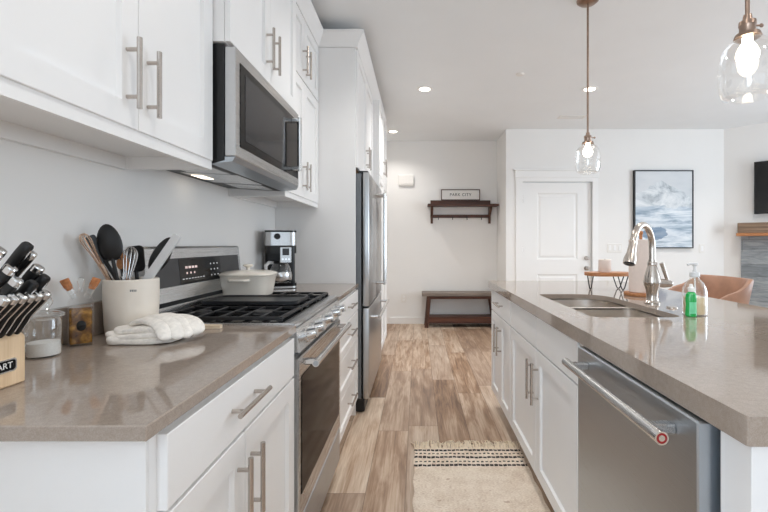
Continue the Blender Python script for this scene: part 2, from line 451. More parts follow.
def holed_wall(name, fn, a0, a1, holes, d0, d1):
    """wall with rectangular window openings side by side (same sill and head)"""
    bm = B(); z0, z1 = holes[0][2], holes[0][3]
    xs = [a0]+[q for h in holes for q in h[:2]]+[a1]
    zs = [0, z0, z1, CEIL]
    solid = lambda i, j: not (i % 2 == 1 and j == 1)
    V = {}
    for d in (d0, d1):
        for i, a in enumerate(xs):
            for j, z in enumerate(zs): V[(i, j, d)] = bm.verts.new(Vector(fn(a, z, d)))
    ni, nj = len(xs)-1, 3
    for i in range(ni):
        for j in range(nj):
            if not solid(i, j): continue
            for d in (d0, d1): bm.faces.new([V[(i, j, d)], V[(i+1, j, d)], V[(i+1, j+1, d)], V[(i, j+1, d)]])
            for (di, dj, e) in ((-1, 0, ((0, 0), (0, 1))), (1, 0, ((1, 0), (1, 1))), (0, -1, ((0, 0), (1, 0))), (0, 1, ((0, 1), (1, 1)))):
                ii, jj = i+di, j+dj
                if 0 <= ii < ni and 0 <= jj < nj and solid(ii, jj): continue
                p, q = e
                bm.faces.new([V[(i+p[0], j+p[1], d0)], V[(i+q[0], j+q[1], d0)], V[(i+q[0], j+q[1], d1)], V[(i+p[0], j+p[1], d1)]])
    return struct(name, bm, M['wall'])
holed_wall('wall_rear', lambda a, z, d: (a, d, z), WL-.1, XR+.1, [(-.85, .65, .15, 2.3), (.85, 2.35, .15, 2.3), (2.55, 4.05, .15, 2.3)], -5.1, -5.0)
holed_wall('wall_right', lambda a, z, d: (d, a, z), -5.0, C1.y, [(-1.2, 1.1, .5, 2.4), (1.3, 3.5, .5, 2.4)], XR, XR+.1)
holed_wall('wall_left', lambda a, z, d: (d, a, z), -5.1, YB, [(-3.35, -.95, .5, 2.35)], WL-.1, WL)  # unseen left opening, added to light the island doors
k = 1
for (fn, hs) in ((lambda a, z, d: (a, -5.05+d, z), [(-.85, .65, .15, 2.3), (.85, 2.35, .15, 2.3), (2.55, 4.05, .15, 2.3)]), (lambda a, z, d: (WL-.05+d, a, z), [(-3.35, -.95, .5, 2.35)]), (lambda a, z, d: (XR+.05-d, a, z), [(-1.2, 1.1, .5, 2.4), (1.3, 3.5, .5, 2.4)])):
    for (a0, a1, z0, z1) in hs:
        wt = .05
        bm = B()
        outer = [(a0, z0), (a1, z0), (a1, z1), (a0, z1)]; inner = [(a0+wt, z0+wt), (a1-wt, z0+wt), (a1-wt, z1-wt), (a0+wt, z1-wt)]
        loft(bm, [[fn(a, b, -.02) for a, b in outer], [fn(a, b, .02) for a, b in outer], [fn(a, b, .02) for a, b in inner], [fn(a, b, -.02) for a, b in inner], [fn(a, b, -.02) for a, b in outer]])
        struct('window_%d' % k, bm, M['trim']); k += 1  # unseen windows, added for the light they let in

# baseboards
BH = .10
bm = B(); box(bm, -.42, XA-.0, YB-.014, YB, 0, BH, .003); struct('baseboard_back', bm, M['trim'])
bm = B(); box(bm, XA-.014, XA, YD, YB-.014, 0, BH, .003); struct('baseboard_alcove', bm, M['trim'])
bm = B(); box(bm, XA-.014, DX0-.10, YD-.014, YD, 0, BH, .003); struct('baseboard_entry', bm, M['trim'])
bm = B(); box(bm, DX1+.10, C0.x, YD-.014, YD, 0, BH, .003); struct('baseboard_dining', bm, M['trim'])

# entry door
d = bpy.data.objects.new('door_1', None); COL.objects.link(d); d.location = (DX0, YD, 0); OFF['door_1'] = Vector(d.location); d['kind'] = 'structure'
bm = B(); Wd, Hd = DX1-DX0-.006, DZ-.012
def dpanel(bm, fn, w, h, t, openings, recess=.011, step=.014):
    xs = [0, openings[0][0], openings[0][1], w]; zs = [0]+[q for o in openings for q in o[2:]]+[h]
    for i in range(3):
        for j in range(len(zs)-1):
            if i == 1 and j % 2 == 1: continue
            vs = [bm.verts.new(Vector(fn(a, b, 0))) for a, b in ((xs[i], zs[j]), (xs[i+1], zs[j]), (xs[i+1], zs[j+1]), (xs[i], zs[j+1]))]
            bm.faces.new(vs)
    for (a0, a1, b0, b1) in openings:
        R = []
        for i, c in ((0, 0), (step, -recess), (step*2.2, -recess), (step*3.4, -recess*.35)):
            R.append([bm.verts.new(Vector(fn(a, b, c))) for a, b in ((a0+i, b0+i), (a1-i, b0+i), (a1-i, b1-i), (a0+i, b1-i))])
        for a, b in zip(R, R[1:]):
            for k in range(4): bm.faces.new((a[k], a[(k+1) % 4], b[(k+1) % 4], b[k]))
        bm.faces.new(R[-1])
    Fv = [bm.verts.new(Vector(fn(a, b, 0))) for a, b in ((0, 0), (w, 0), (w, h), (0, h))]; Bk = [bm.verts.new(Vector(fn(a, b, -t))) for a, b in ((0, 0), (w, 0), (w, h), (0, h))]
    for k in range(4): bm.faces.new((Fv[k], Fv[(k+1) % 4], Bk[(k+1) % 4], Bk[k]))
    bm.faces.new(Bk)
    bmesh.ops.remove_doubles(bm, verts=bm.verts, dist=1e-5)
dpanel(bm, lambda a, b, c: (DX0+.003+a, YD+.03-c, .01+b), Wd, Hd, .04, [(.195, Wd-.18, .18, .77), (.195, Wd-.18, .97, Hd-.14)])
slab = mesh('door_slab', bm, M['trim'], d, angle=15)
bm = B(); cw = .095                                                   # casing, one U-shaped trim
prism(bm, [(DX0-cw, 0), (DX0-.004, 0), (DX0-.004, DZ+.004), (DX1+.004, DZ+.004), (DX1+.004, 0), (DX1+.078, 0), (DX1+.078, DZ+.06), (DX0-cw, DZ+.06)], XZ, YD-.018, YD+.004)
mesh('casing', bm, M['trim'], d)
bm = B(); box(bm, DX0-cw-.012, DX1+.09, YD-.026, YD+.002, DZ+.055, DZ+.15, .004); mesh('head_casing', bm, M['trim'], d)
bm = B(); box(bm, DX0-cw-.03, DX1+.108, YD-.04, YD+.002, DZ+.15, DZ+.17, .004); mesh('cap_molding', bm, M['trim'], d)
RY = Matrix.Rotation(PI/2, 3, 'X')
for nm, z, pr in (('deadbolt', .998, [(0, .045), (.018, .045), (.027, .03), (.029, 0)]), ('knob', .862, [(0, .068), (.016, .066), (.027, .052), (.027, .042), (.012, .028), (.012, .012), (.030, .010), (.031, 0)])):
    bm = B(); lathe(bm, pr, (DX1-.065, YD+.03, z), 20, mx=RY); mesh(nm, bm, M['nickel'], slab)
for z in (.22, 1.06, 1.74):
    bm = B(); tube(bm, [(DX0+.004, YD+.022, z), (DX0+.004, YD+.022, z+.10)], .006, 10); mesh('hinge', bm, M['nickel'], slab)

# ------------------------------------------------------------------ left run of cabinets
XF = -.412          # base door fronts
XU = -.686          # wall door fronts
def base_left(name, label, y0, y1):
    t = thing(name, label, 'cabinet', (-.7, (y0+y1)/2, 0))
    bm = B(); prism(bm, [(WL+.002, 0), (-.50, 0), (-.50, .12), (-.431, .12), (-.431, .889), (WL+.002, .889)], XZ, y0, y1); mesh('carcass', bm, M['cab'], t)
    return t
t = base_left('base_cabinet', 'white base cabinet with one drawer over two doors, under the near left countertop', .672, 1.412)
dr = side_front('drawer', 1, XF, .692, 1.402, .750, .876, t, 0)
pull(1, XF, (.905, .818), (1.088, .818), dr)
d1 = side_front('door', 1, XF, .692, 1.002, .128, .742, t); pull(1, XF, (.962, .53), (.962, .70), d1)
d2 = side_front('door', 1, XF, 1.006, 1.402, .128, .742, t); pull(1, XF, (1.037, .53), (1.037, .70), d2)
bm = B(); box(bm, WL+.002, -.4315, .666, .6715, 0, .889, 0); mesh('end_panel', bm, M['cab'], t)

t = base_left('drawer_cabinet', 'white stack of four drawers between the range and refrigerator', 2.188, 2.908)
zs = [.128, .345, .555, .735, .876]
for z0, z1 in zip(zs, zs[1:]):
    q = side_front('drawer', 1, XF, 2.196, 2.900, z0+.003, z1-.003, t, 0 if z1-z0 < .16 else .045)
    pull(1, XF, (2.45, (z0+z1)/2+.01), (2.65, (z0+z1)/2+.01), q)

def counter_left(label, y0, y1):
    t = thing('countertop', label, 'countertop', (-.7, (y0+y1)/2, .891))
    bm = B(); box(bm, WL+.001, -.409, y0, y1, .8905, .915, .002); mesh('slab', bm, M['quartz'], t)
    bm = B(); box(bm, WL+.001, WL+.021, y0, y1, .9152, 1.015, .0015); mesh('backsplash', bm, M['quartz'], t)
    return t
counter_left('glossy taupe quartz countertop holding the knife block and crock, left of the aisle', .634, 1.416)
counter_left('short taupe quartz countertop under the coffee maker, beyond the range', 2.184, 2.908)

# wall cabinets
def upper(name, label, y0, y1, z0, z1, xf, tiers, rail=True):
    t = thing(name, label, 'cabinet', ((WL+xf)/2, (y0+y1)/2, z0))
    bm = B(); box(bm, WL+.001, xf-.020, y0, y1, z0, z1, 0); mesh('carcass', bm, M['cab'], t)
    if rail:
        bm = B(); xs = (WL+.001, xf-.006); w_ = .018; zr = z0-.040
        O = [(xs[0], y0), (xs[1], y0), (xs[1], y1), (xs[0], y1)]; I = [(xs[0]+w_, y0+w_), (xs[1]-w_, y0+w_), (xs[1]-w_, y1-w_), (xs[0]+w_, y1-w_)]
        loft(bm, [[(a, b, zr) for a, b in O], [(a, b, z0) for a, b in O], [(a, b, z0) for a, b in I], [(a, b, zr) for a, b in I], [(a, b, zr) for a, b in O]])
        mesh('light_rail', bm, M['cab'], t)
    ym = (y0+y1)/2
    for (a, b, hz) in tiers:
        for (p, q, hy) in ((y0+.004, ym-.0015, ym-.042), (ym+.0015, y1-.004, ym+.034)):
            dd = side_front('door', 1, xf, p, q, a+.002, b-.002, t)
            pull(1, xf, (hy, hz), (hy, hz+.168), dd)
    bm = B()
    prism(bm, [(xf-.019, 2.55), (xf+.004, 2.55), (xf+.012, 2.575), (xf+.045, 2.635), (xf+.045, 2.65), (xf-.019, 2.65)], XZ, y0, y1)
    mesh('crown', bm, M['cab'], t)
    return t
upper('wall_cabinet', 'white two-door wall cabinet above the knife block, nearest on the left', .655, 1.411, 1.478, 2.55, XU, [(1.466, 2.165, 1.509), (2.170, 2.55, 2.21)])
upper('microwave_cabinet', 'white two-door wall cabinet directly above the microwave', 1.4125, 2.1875, 1.872, 2.55, -.632, [(1.872, 2.55, 1.925)], False)
upper('wall_cabinet', 'white four-door wall cabinet above the coffee maker', 2.189, 2.908, 1.478, 2.55, XU, [(1.466, 2.165, 1.509), (2.170, 2.55, 2.20)])

# fridge surround
bm = B(); box(bm, WL+.001, -.432, 2.9095, 2.932, 0, 2.55, .001); tag(mesh('end_panel', bm, M['cab']), 'tall flat white panel between the coffee maker counter and the refrigerator', 'panel')
t = thing('fridge_cabinet', 'white two-door cabinet above the refrigerator', 'cabinet', (-.7, 3.45, 1.72))
bm = B(); box(bm, WL+.001, -.44, 2.934, 3.965, 1.735, 2.55); mesh('carcass', bm, M['cab'], t)
bm = B(); box(bm, WL+.001, -.441, 2.934, 3.965, 1.722, 1.7345); mesh('bottom_board', bm, M['rawwood'], t)
for (p, q, hy) in ((2.936, 3.448, 3.40), (3.451, 3.963, 3.492)):
    dd = side_front('door', 1, -.42, p, q, 1.724, 2.548, t); pull(1, -.42, (hy, 1.80), (hy, 1.97), dd)
t = thing('pantry_cabinet', 'tall white pantry cabinet on the far side of the refrigerator', 'cabinet', (-.66, 4.44, 0))
bm = B(); prism(bm, [(WL+.002, 0), (-.44, 0), (-.44, .12), (-.381, .12), (-.381, 2.55), (WL+.002, 2.55)], XZ, 3.967, 4.905); mesh('carcass', bm, M['cab'], t)
for (z0, z1, hz) in ((.125, 1.84, 1.0), (1.845, 2.548, 1.90)):
    for (p, q, hy) in ((3.969, 4.434, 4.39), (4.437, 4.903, 4.48)):
        dd = side_front('door', 1, -.361, p, q, z0, z1, t); pull(1, -.361, (hy, hz), (hy, hz+.17), dd)
bm = B()                                                              # crown across panel and tall cabinets
pr = [(-.03, 2.551), (.006, 2.551), (.016, 2.575), (.055, 2.635), (.055, 2.65), (-.03, 2.65)]
def run(p, q, nx, ny, px, py):
    return
L1 = [(WL+.002, 2.909-a, b) for a, b in pr]
L2 = [(-.424+a, 2.909-a, b) for a, b in pr]
L3 = [(-.424+a, 4.905+a, b) for a, b in pr]
L4 = [(WL+.002, 4.905+a, b) for a, b in pr]
loft(bm, [L2, L3], True, True)
struct('trim_1', bm, M['cab'])
bm = B(); L1 = [(-.72, 2.909-a, b) for a, b in pr]; loft(bm, [L1, L2], True, True); struct('trim_2', bm, M['cab'])

# ------------------------------------------------------------------ refrigerator
t = thing('refrigerator', 'stainless steel french door refrigerator with bottom freezer drawer', 'refrigerator', (-.68, 3.45, 0))
FY0, FY1 = 2.952, 3.95; FZ = 1.706; FX = -.341
bm = B(); prism(bm, [(-.96, .01), (-.45, .01), (-.45, .10), (-.398, .10), (-.398, FZ-.02), (-.96, FZ-.02)], XZ, FY0+.004, FY1-.004); mesh('case', bm, M['fside'], t)
bm = B(); box(bm, -.449, -.375, FY0+.006, FY1-.006, .008, .098, .004); mesh('kick_grille', bm, M['black'], t)
ym = (FY0+FY1)/2
for (p, q, hy) in ((FY0, ym-.002, ym-.045), (ym+.002, FY1, ym+.045)):
    bm = B(); box(bm, -.388, FX, p, q, .748, FZ-.012, .010, 3); dd = mesh('door', bm, M['steelv'], t)
    bm = B(); tube(bm, [(FX+.072, hy, .86), (FX+.072, hy, 1.60)], .012, 14)
    for z in (.875, 1.585): tube(bm, [(FX-.002, hy, z), (FX+.072, hy, z)], .011, 12)
    mesh('handle', bm, M['chrome'], dd)
bm = B(); box(bm, -.388, FX, FY0, FY1, .098, .738, .010, 3); dd = mesh('freezer_drawer', bm, M['steelv'], t)
bm = B(); tube(bm, [(FX+.066, FY0+.05, .665), (FX+.066, FY1-.05, .665)], .012, 14)
for y in (FY0+.09, FY1-.09): tube(bm, [(FX-.002, y, .665), (FX+.066, y, .665)], .011, 12)
mesh('handle', bm, M['chrome'], dd)
for y in (FY0+.05, FY1-.05):
    bm = B(); box(bm, -.42, -.350, y-.035, y+.035, FZ-.0195, FZ, .004); mesh('hinge_cover', bm, M['black'], t)

# ------------------------------------------------------------------ range
RY0, RY1 = 1.420, 2.180
t = thing('range', 'stainless steel gas range with five knobs and black oven window', 'stove', (-.70, 1.8, 0))
bm = B(); prism(bm, [(-.982, .02), (-.46, .02), (-.46, .07), (-.432, .07), (-.432, .80), (-.432, .90), (-.982, .90)], XZ, RY0+.002, RY1-.002); mesh('body', bm, M['dsteel'], t)
bm = B(); box(bm, -.905, -.418, RY0, RY1, .9005, .922, .003); mesh('cooktop', bm, M['steel'], t)
bm = B(); box(bm, -.900, -.455, RY0+.008, RY1-.008, .9222, .9245, .001); mesh('burner_pan', bm, M['blackgloss'], t)
bm = B(); prism(bm, [(-.4318, .822), (-.398, .822), (-.394, .828), (-.414, .9003), (-.4318, .9003)], XZ, RY0, RY1); cp = mesh('control_panel', bm, M['steel'], t)
for y in (1.505, 1.625, 1.80, 1.965, 2.085):
    mx = Matrix.Rotation(PI/2-.26, 3, 'Y')
    bm = B(); lathe(bm, [(0, .046), (.015, .046), (.018, .043), (.020, .012), (.0255, .010), (.0265, .002), (.0265, 0), (0, 0)], (-.404, y, .862), 24, mx=mx)
    kb = mesh('knob', bm, M['chrome'], t)
# oven door
od = None
bm = B(); box(bm, -.4310, -.402, RY0+.004, RY1-.004, .245, .800, .004); od = mesh('oven_door', bm, M['steel'], t)
bm = B(); box(bm, -.4022, -.3995, RY0+.03, RY1-.045, .325, .735, .001); mesh('oven_window', bm, M['ovenglass'], od)
bm = B(); tube(bm, [(-.352, RY0+.03, .777), (-.352, RY1-.03, .777)], .0125, 16)
for y in (RY0+.06, RY1-.06): box(bm, -.4025, -.352, y-.012, y+.012, .767, .787, .003)
mesh('handle', bm, M['chrome'], od)
bm = B(); lathe(bm, [(0, .002), (.009, .002), (.009, 0)], (-.352, RY0+.0298, .777), 20, mx=RY); mesh('medallion', bm, M['dsteel'], od)
bm = B(); box(bm, -.4310, -.404, RY0+.004, RY1-.004, .075, .238, .004); mesh('warming_drawer', bm, M['dsteel'], t)
# grates
for (y0, y1) in ((RY0+.014, RY0+.256), (RY0+.262, RY1-.262), (RY1-.256, RY1-.014)):
    bm = B(); z = .941; x0, x1 = -.890, -.470; rr = .0065
    def bar(p, q, r=rr): 
        dirv = (Vector(q)-Vector(p)); 
        if abs(dirv.x) > abs(dirv.y): box(bm, min(p[0], q[0]), max(p[0], q[0]), p[1]-r, p[1]+r, z-.011, z, .002, 1)
        else: box(bm, p[0]-r, p[0]+r, min(p[1], q[1]), max(p[1], q[1]), z-.011, z, .002, 1)
    bar((x0, y0), (x1, y0)); bar((x0, y1), (x1, y1)); bar((x0, y0), (x0, y1)); bar((x1, y0), (x1, y1))
    for xx in (-.82, -.755, -.68, -.608, -.54): bar((xx, y0), (xx, y1), .005)
    bar((x0, (y0+y1)/2), (x1, (y0+y1)/2), .005)
    for xx in (x0, x1, -.68):
        for yy in (y0, y1): box(bm, xx-.008, xx+.008, yy-.008, yy+.008, .9246, z-.005, .002, 1)
    mesh('grate', bm, M['iron'], t)
for (x, y, r) in ((-.80, RY0+.146, .042), (-.57, RY0+.146, .05), (-.68, 1.80, .055), (-.80, RY1-.146, .04), (-.57, RY1-.146, .046)):
    bm = B(); lathe(bm, [(0, .016), (r*.7, .016), (r*.78, .010), (r, .008), (r, 0), (0, 0)], (x, y, .9246), 28); mesh('burner', bm, M['iron'], t)
bm = B()                                                              # flat griddle over the middle burner
loft(bm, [[(a, b, z_) for a, b in rrect(-.885+i_, -.49-i_, 1.695+i_, 1.905-i_, .03, 5)] for i_, z_ in ((.004, .9415), (0, .944), (0, .958), (.006, .958), (.012, .952))], True, True); tag(mesh('griddle_plate', bm, M['griddle']), 'flat black griddle plate lying across the middle grate of the range', 'griddle')
# backguard: slanted console with dark glass
bm = B()
prism(bm, [(-.983, .90), (-.905, .90), (-.905, .985), (-.912, 1.0), (-.930, 1.172), (-.938, 1.18), (-.983, 1.18)], XZ, RY0, RY1); bgd = mesh('backguard', bm, M['steel'], t)
sl = Vector((-.930-(-.912), 0, 1.172-1.0)).normalized(); nrm = Vector((sl.z, 0, -sl.x))
def onguard(s0, s1, y0, y1, th, name, mat, par):
    bm = B(); o = Vector((-.912, 0, 1.0))
    loft(bm, [[o+sl*s+nrm*th*k+Vector((0, y, 0)) for s, y in ((s0, y0), (s1, y0), (s1, y1), (s0, y1))] for k in (-.1, 1)], True, True)
    return mesh(name, bm, mat, par)
onguard(.030, .135, RY0+.045, RY1-.025, .002, 'console_glass', M['console'], bgd)
onguard(.034, .131, 1.62, 1.955, .003, 'display', M['blackgloss'], bgd)
M['disp'] = glow('display_digits', rgb(255, 150, 110), .25)
M['dispw'] = glow('display_marks', rgb(220, 220, 220), .12)
bm = B(); o_ = Vector((-.912, 0, 1.0))
def guardmark(bm, s, y, ds, dy):
    loft(bm, [[o_+sl*a+nrm*th+Vector((0, b, 0)) for a, b in ((s, y), (s+ds, y), (s+ds, y+dy), (s, y+dy))] for th in (.0029, .0035)], True, True)
for i in range(4): guardmark(bm, .092, 1.66+i*.024, .009, .018)
for i in range(3): guardmark(bm, .070, 1.665+i*.028, .008, .010)
mesh('clock_digits', bm, M['disp'], bgd)['kind'] = 'stuff'
bm = B()
for i in range(8): guardmark(bm, .050, 1.635+i*.022, .003, .012)
for r_ in range(3):
    for i in range(3): guardmark(bm, .050+r_*.025, 1.86+i*.03, .006, .008)
mesh('touch_keys', bm, M['dispw'], bgd)['kind'] = 'stuff'
bm = B(); box(bm, -.9052, -.9035, RY0+.02, RY1-.02, .962, .978, 0); mesh('vent_slot', bm, M['void_black'], bgd)

# ------------------------------------------------------------------ microwave
MY0, MY1 = 1.4225, 2.176
t = thing('microwave', 'stainless over-the-range microwave above the gas range', 'microwave', (-.8, 1.8, 1.46))
bm = B(); prism(bm, [(WL+.002, 1.478), (-.70, 1.462), (-.655, 1.475), (-.655, 1.868), (WL+.002, 1.868)], XZ, MY0, MY1); mesh('case', bm, M['black'], t)
bm = B(); box(bm, -.6545, -.617, MY0, MY1, 1.487, 1.860, .003); dd = mesh('door', bm, M['steel'], t)
bm = B(); box(bm, -.6175, -.6150, MY0+.035, MY1-.015, 1.525, 1.818, .001); fr = mesh('window_border', bm, M['blackgloss'], dd)
bm = B(); box(bm, -.6152, -.6138, MY0+.075, 1.955, 1.555, 1.790, .0005); mesh('window', bm, M['mwglass'], dd)
bm = B(); tube(bm, [(-.578, 2.055, 1.545), (-.578, 2.055, 1.805)], .0105, 14)
for z in (1.558, 1.792): box(bm, -.6165, -.578, 2.044, 2.066, z-.010, z+.010, .003)
mesh('handle', bm, M['chrome'], dd)
bm = B(); prism(bm, [(-.699, 1.4605), (-.628, 1.470), (-.618, 1.4855), (-.654, 1.4855), (-.654, 1.474)], XZ, MY0+.001, MY1-.001); mesh('vent_lip', bm, M['dsteel'], t)
def under(x0, x1, y0, y1, th):      # plates on the sloped underside
    zf = lambda x: 1.478+(x-WL-.002)*(1.462-1.478)/(-.70-WL-.002)
    b = B(); loft(b, [[(x0, y0, zf(x0)-d_), (x1, y0, zf(x1)-d_), (x1, y1, zf(x1)-d_), (x0, y1, zf(x0)-d_)] for d_ in (-.0005, th)], True, True)
    return b
mesh('grease_filter', under(-.90, -.73, MY0+.05, MY0+.22, .003), M['steel'], t)
mesh('grease_filter', under(-.90, -.73, MY1-.22, MY1-.05, .003), M['steel'], t)
mesh('underside_plate', under(-.94, -.715, MY0+.24, MY1-.24, .002), M['steel'], t)
M['cooklamp'] = glow('cooktop_lamp', (1, .86, .68, 1), 2.2)
mesh('cooktop_lamp', under(-.93, -.885, MY0+.30, MY0+.40, .004), M['cooklamp'], t)

# ------------------------------------------------------------------ island
IX = .543; IY0, IY1 = .668, 3.13; IXR = 1.50
SO = dict(x0=.655, x1=1.0, y0=1.57, y1=2.295)
t = thing('island_countertop', 'long taupe quartz island countertop with a sink cut into it', 'countertop', (1.0, 1.9, .867))
bm = B(); plate(bm, rrect(.525, IXR, IY0, IY1, .006, 3), [rrect(SO['x0'], SO['x1'], SO['y0'], SO['y1'], (.04, .05, .15, .04), 8)], .891, .915)
mesh('slab', bm, M['quartz'], t)
bm = B(); plate(bm, rrect(.525, IXR, IY0, IY1, .006, 3), [rrect(.565, IXR-.04, IY0+.04, IY1-.04, .004, 3)], .867, .891)
mesh('mitred_edge', bm, M['quartz'], t)
# sink
t = thing('sink', 'stainless double bowl undermount sink in the island', 'sink', (.83, 1.93, .69))
holeA = rrect(SO['x0']-.004, SO['x1']+.004, SO['y0']-.004, 1.955, (.05, .05, .05, .05), 6)
holeB = rrect(SO['x0']-.004, SO['x1']+.004, 1.985, SO['y1']+.004, (.05, .05, .15, .05), 6)
bm = B(); plate(bm, rrect(SO['x0']-.03, SO['x1']+.03, SO['y0']-.03, SO['y1']+.03, .05, 4), [holeA, holeB], .884, .8905); mesh('flange', bm, M['sinksteel'], t)
for (y0, y1, rad) in ((SO['y0']-.004, 1.955, .05), (1.985, SO['y1']+.004, .15)):
    bm = B(); lp = []
    for (i, z) in ((0, .8895), (0, .72), (.008, .70), (.03, .690), (.06, .687)):
        r4 = (max(.012, .05-i*.5),)*2+(max(.012, rad-i*.5), max(.012, .05-i*.5))
        lp.append([(a, b, z) for a, b in rrect(SO['x0']-.004+i, SO['x1']+.004-i, y0+i, y1-i, r4, 6)])
    for (i, z) in ((.06, .684), (.03, .687), (.005, .697), (-.003, .72), (-.003, .884)):
        r4 = (max(.012, .05-i*.5),)*2+(max(.012, rad-i*.5), max(.012, .05-i*.5))
        lp.append([(a, b, z) for a, b in rrect(SO['x0']-.004+i, SO['x1']+.004-i, y0+i, y1-i, r4, 6)])
    lp2 = lp
    loft(bm, lp2); 
    bm.verts.ensure_lookup_table(); n = len(lp[0])
    bm.faces.new([bm.verts[4*n+k] for k in range(n)]); bm.faces.new([bm.verts[5*n+k] for k in range(n)][::-1])
    bl = mesh('bowl', bm, M['sinksteel'], t)
    bm = B(); lathe(bm, [(0, .002), (.012, .002), (.014, .004), (.04, .004), (.045, 0)], (.83, (y0+y1)/2, .6872), 24); mesh('drain', bm, M['chrome'], bl)

def base_island(name, label, y0, y1, open_top=False):
    t = thing(name, label, 'cabinet', (.85, (y0+y1)/2, 0)); x = .5625
    if open_top: pr = [(.62, 0), (1.12, 0), (1.12, .866), (1.10, .866), (1.10, .66), (x+.03, .66), (x+.03, .866), (x, .866), (x, .12), (.62, .12)]
    else: pr = [(.62, 0), (1.12, 0), (1.12, .866), (x, .866), (x, .12), (.62, .12)]
    bm = B(); prism(bm, pr, XZ, y0, y1); mesh('carcass', bm, M['cab'], t)
    return t
t = base_island('island_cabinet', 'narrow white island cabinet with a drawer over two doors, farthest end of the island', 2.462, 3.098)
q = side_front('drawer', -1, IX, 2.468, 3.094, .712, .856, t, 0); pull(-1, IX, (2.66, .79), (2.86, .79), q)
for (p, r_, hy) in ((2.468, 2.779, 2.735), (2.782, 3.094, 2.826)):
    q = side_front('door', -1, IX, p, r_, .125, .704, t); pull(-1, IX, (hy, .462), (hy, .65), q)
t = base_island('sink_cabinet', 'white sink base cabinet with two false drawer fronts and two doors', 1.40, 2.460, True)
ym = 1.93
for (p, r_) in ((1.43, ym-.003), (ym+.003, 2.455)): side_front('false_drawer', -1, IX, p, r_, .712, .856, t, 0)
for (p, r_, hy) in ((1.43, ym-.003, ym-.035), (ym+.003, 2.455, ym+.045)):
    q = side_front('door', -1, IX, p, r_, .125, .704, t); pull(-1, IX, (hy, .462), (hy, .65), q)
bm = B(); box(bm, IX+.001, 1.12, .684, .755, .0, .866, .001); tag(mesh('end_panel', bm, M['cab']), 'white end panel of the island beside the dishwasher', 'panel')
bm = B(); box(bm, 1.121, 1.14, .684, 3.098, 0, .866, .001); tag(mesh('back_panel', bm, M['cab']), 'long white panel closing the seating side of the island', 'panel')

# dishwasher
t = thing('dishwasher', 'dark stainless dishwasher with a bar handle at the near end of the island', 'dishwasher', (.85, 1.06, 0))
bm = B(); prism(bm, [(.63, .005), (1.11, .005), (1.11, .85), (.562, .85), (.562, .11), (.63, .11)], XZ, .768, 1.384); mesh('tub', bm, M['void_black'], t)
bm = B(); box(bm, .5125, .561, .769, 1.345, .125, .8635, .003); dd = mesh('door', bm, M['dsteel'], t)
bm = B(); box(bm, .545, .5615, 1.347, 1.398, .125, .8635, .001); mesh('filler', bm, M['cab'], t)
bm = B(); tube(bm, [(.463, .800, .821), (.463, 1.315, .821)], .0125, 18)
for y in (.845, 1.27): box(bm, .463, .514, y-.012, y+.012, .811, .831, .003)
hd = mesh('handle', bm, M['steel'], dd)
bm = B(); lathe(bm, [(0, .003), (.0100, .003), (.0100, 0)], (.463, .800, .821), 24, mx=RY); mesh('red_medallion', bm, M['red'], dd)
bm = B(); lathe(bm, [(0, .001), (.006, .001), (.006, 0)], (.463, .7969, .821), 20, mx=RY); mesh('medallion_center', bm, M['chrome'], dd)
bm = B(); lathe(bm, [(.0102, .004), (.0132, .004), (.0132, -.014), (.0102, -.014), (.0102, .004)], (.463, .800, .821), 24, mx=RY); mesh('end_ring', bm, M['chrome'], dd)

# ------------------------------------------------------------------ faucet
FB = Vector((1.083, 1.94, .9152))
t = thing('faucet', 'brushed nickel pull-down kitchen faucet with arched spout behind the sink', 'faucet', FB)
bm = B(); lathe(bm, [(0, 0), (.034, 0), (.034, .006), (.027, .014), (.024, .03), (.026, .06), (.0345, .085), (.037, .10), (.033, .125), (.024, .155), (.0185, .175), (.0205, .178), (.0205, .188), (.0165, .192), (.0165, .20), (0, .20)], FB, 32)
mesh('body', bm, M['faucet'], t)
hx, hy = -.165, -.14; dv = Vector((hx, hy, 0)); L = dv.length; dn = dv.normalized(); R_ = L/2-.006
top = .373-R_-.014; pts = [FB+Vector((0, 0, .19)), FB+Vector((0, 0, .22)), FB+Vector((0, 0, top-.02))]
for k in range(0, 15):
    a = PI-(PI*.93)*k/14; pts.append(FB+dn*(R_+R_*math.cos(a))+Vector((0, 0, top+R_*math.sin(a))))
bm = B(); tube(bm, pts, .0140, 16); mesh('spout', bm, M['faucet'], t)
e = pts[-1]; dirv = (pts[-1]-pts[-2]).normalized(); dirv = (dirv+dn*.12).normalized()
ln = .098
bm = B(); tube(bm, [e-dirv*.004, e+dirv*.004, e+dirv*.012, e+dirv*.05, e+dirv*(ln-.02), e+dirv*ln], [.0155, .0165, .0165, .019, .0255, .0250], 22); sp = mesh('spray_head', bm, M['faucet'], t)
bm = B(); tube(bm, [e+dirv*(ln-.001), e+dirv*(ln+.003)], [.022, .020], 22); mesh('nozzle', bm, M['black'], sp)
bm = B(); q0 = FB+Vector((.020, -.006, .096)); tube(bm, [q0, q0+Vector((.03, -.004, -.003)), q0+Vector((.052, -.006, -.004))], [.021, .020, .016], 18)
ball(bm, q0+Vector((.052, -.006, -.004)), .0165)
q1 = q0+Vector((.045, -.006, .006)); tube(bm, [q1, q1+Vector((-.012, 0, .035)), q1+Vector((-.028, 0, .085))], [.0075, .0085, .0100], 14)
mesh('lever', bm, M['faucet'], t)
bm = B(); p = at(672.5, 308, 1.80); lathe(bm, [(0, .007), (.018, .0065), (.021, .004), (.022, 0), (0, 0)], (1.09, 1.80, .9152), 24); tag(mesh('air_switch', bm, M['faucet']), 'small round metal button on the island beside the faucet', 'button')

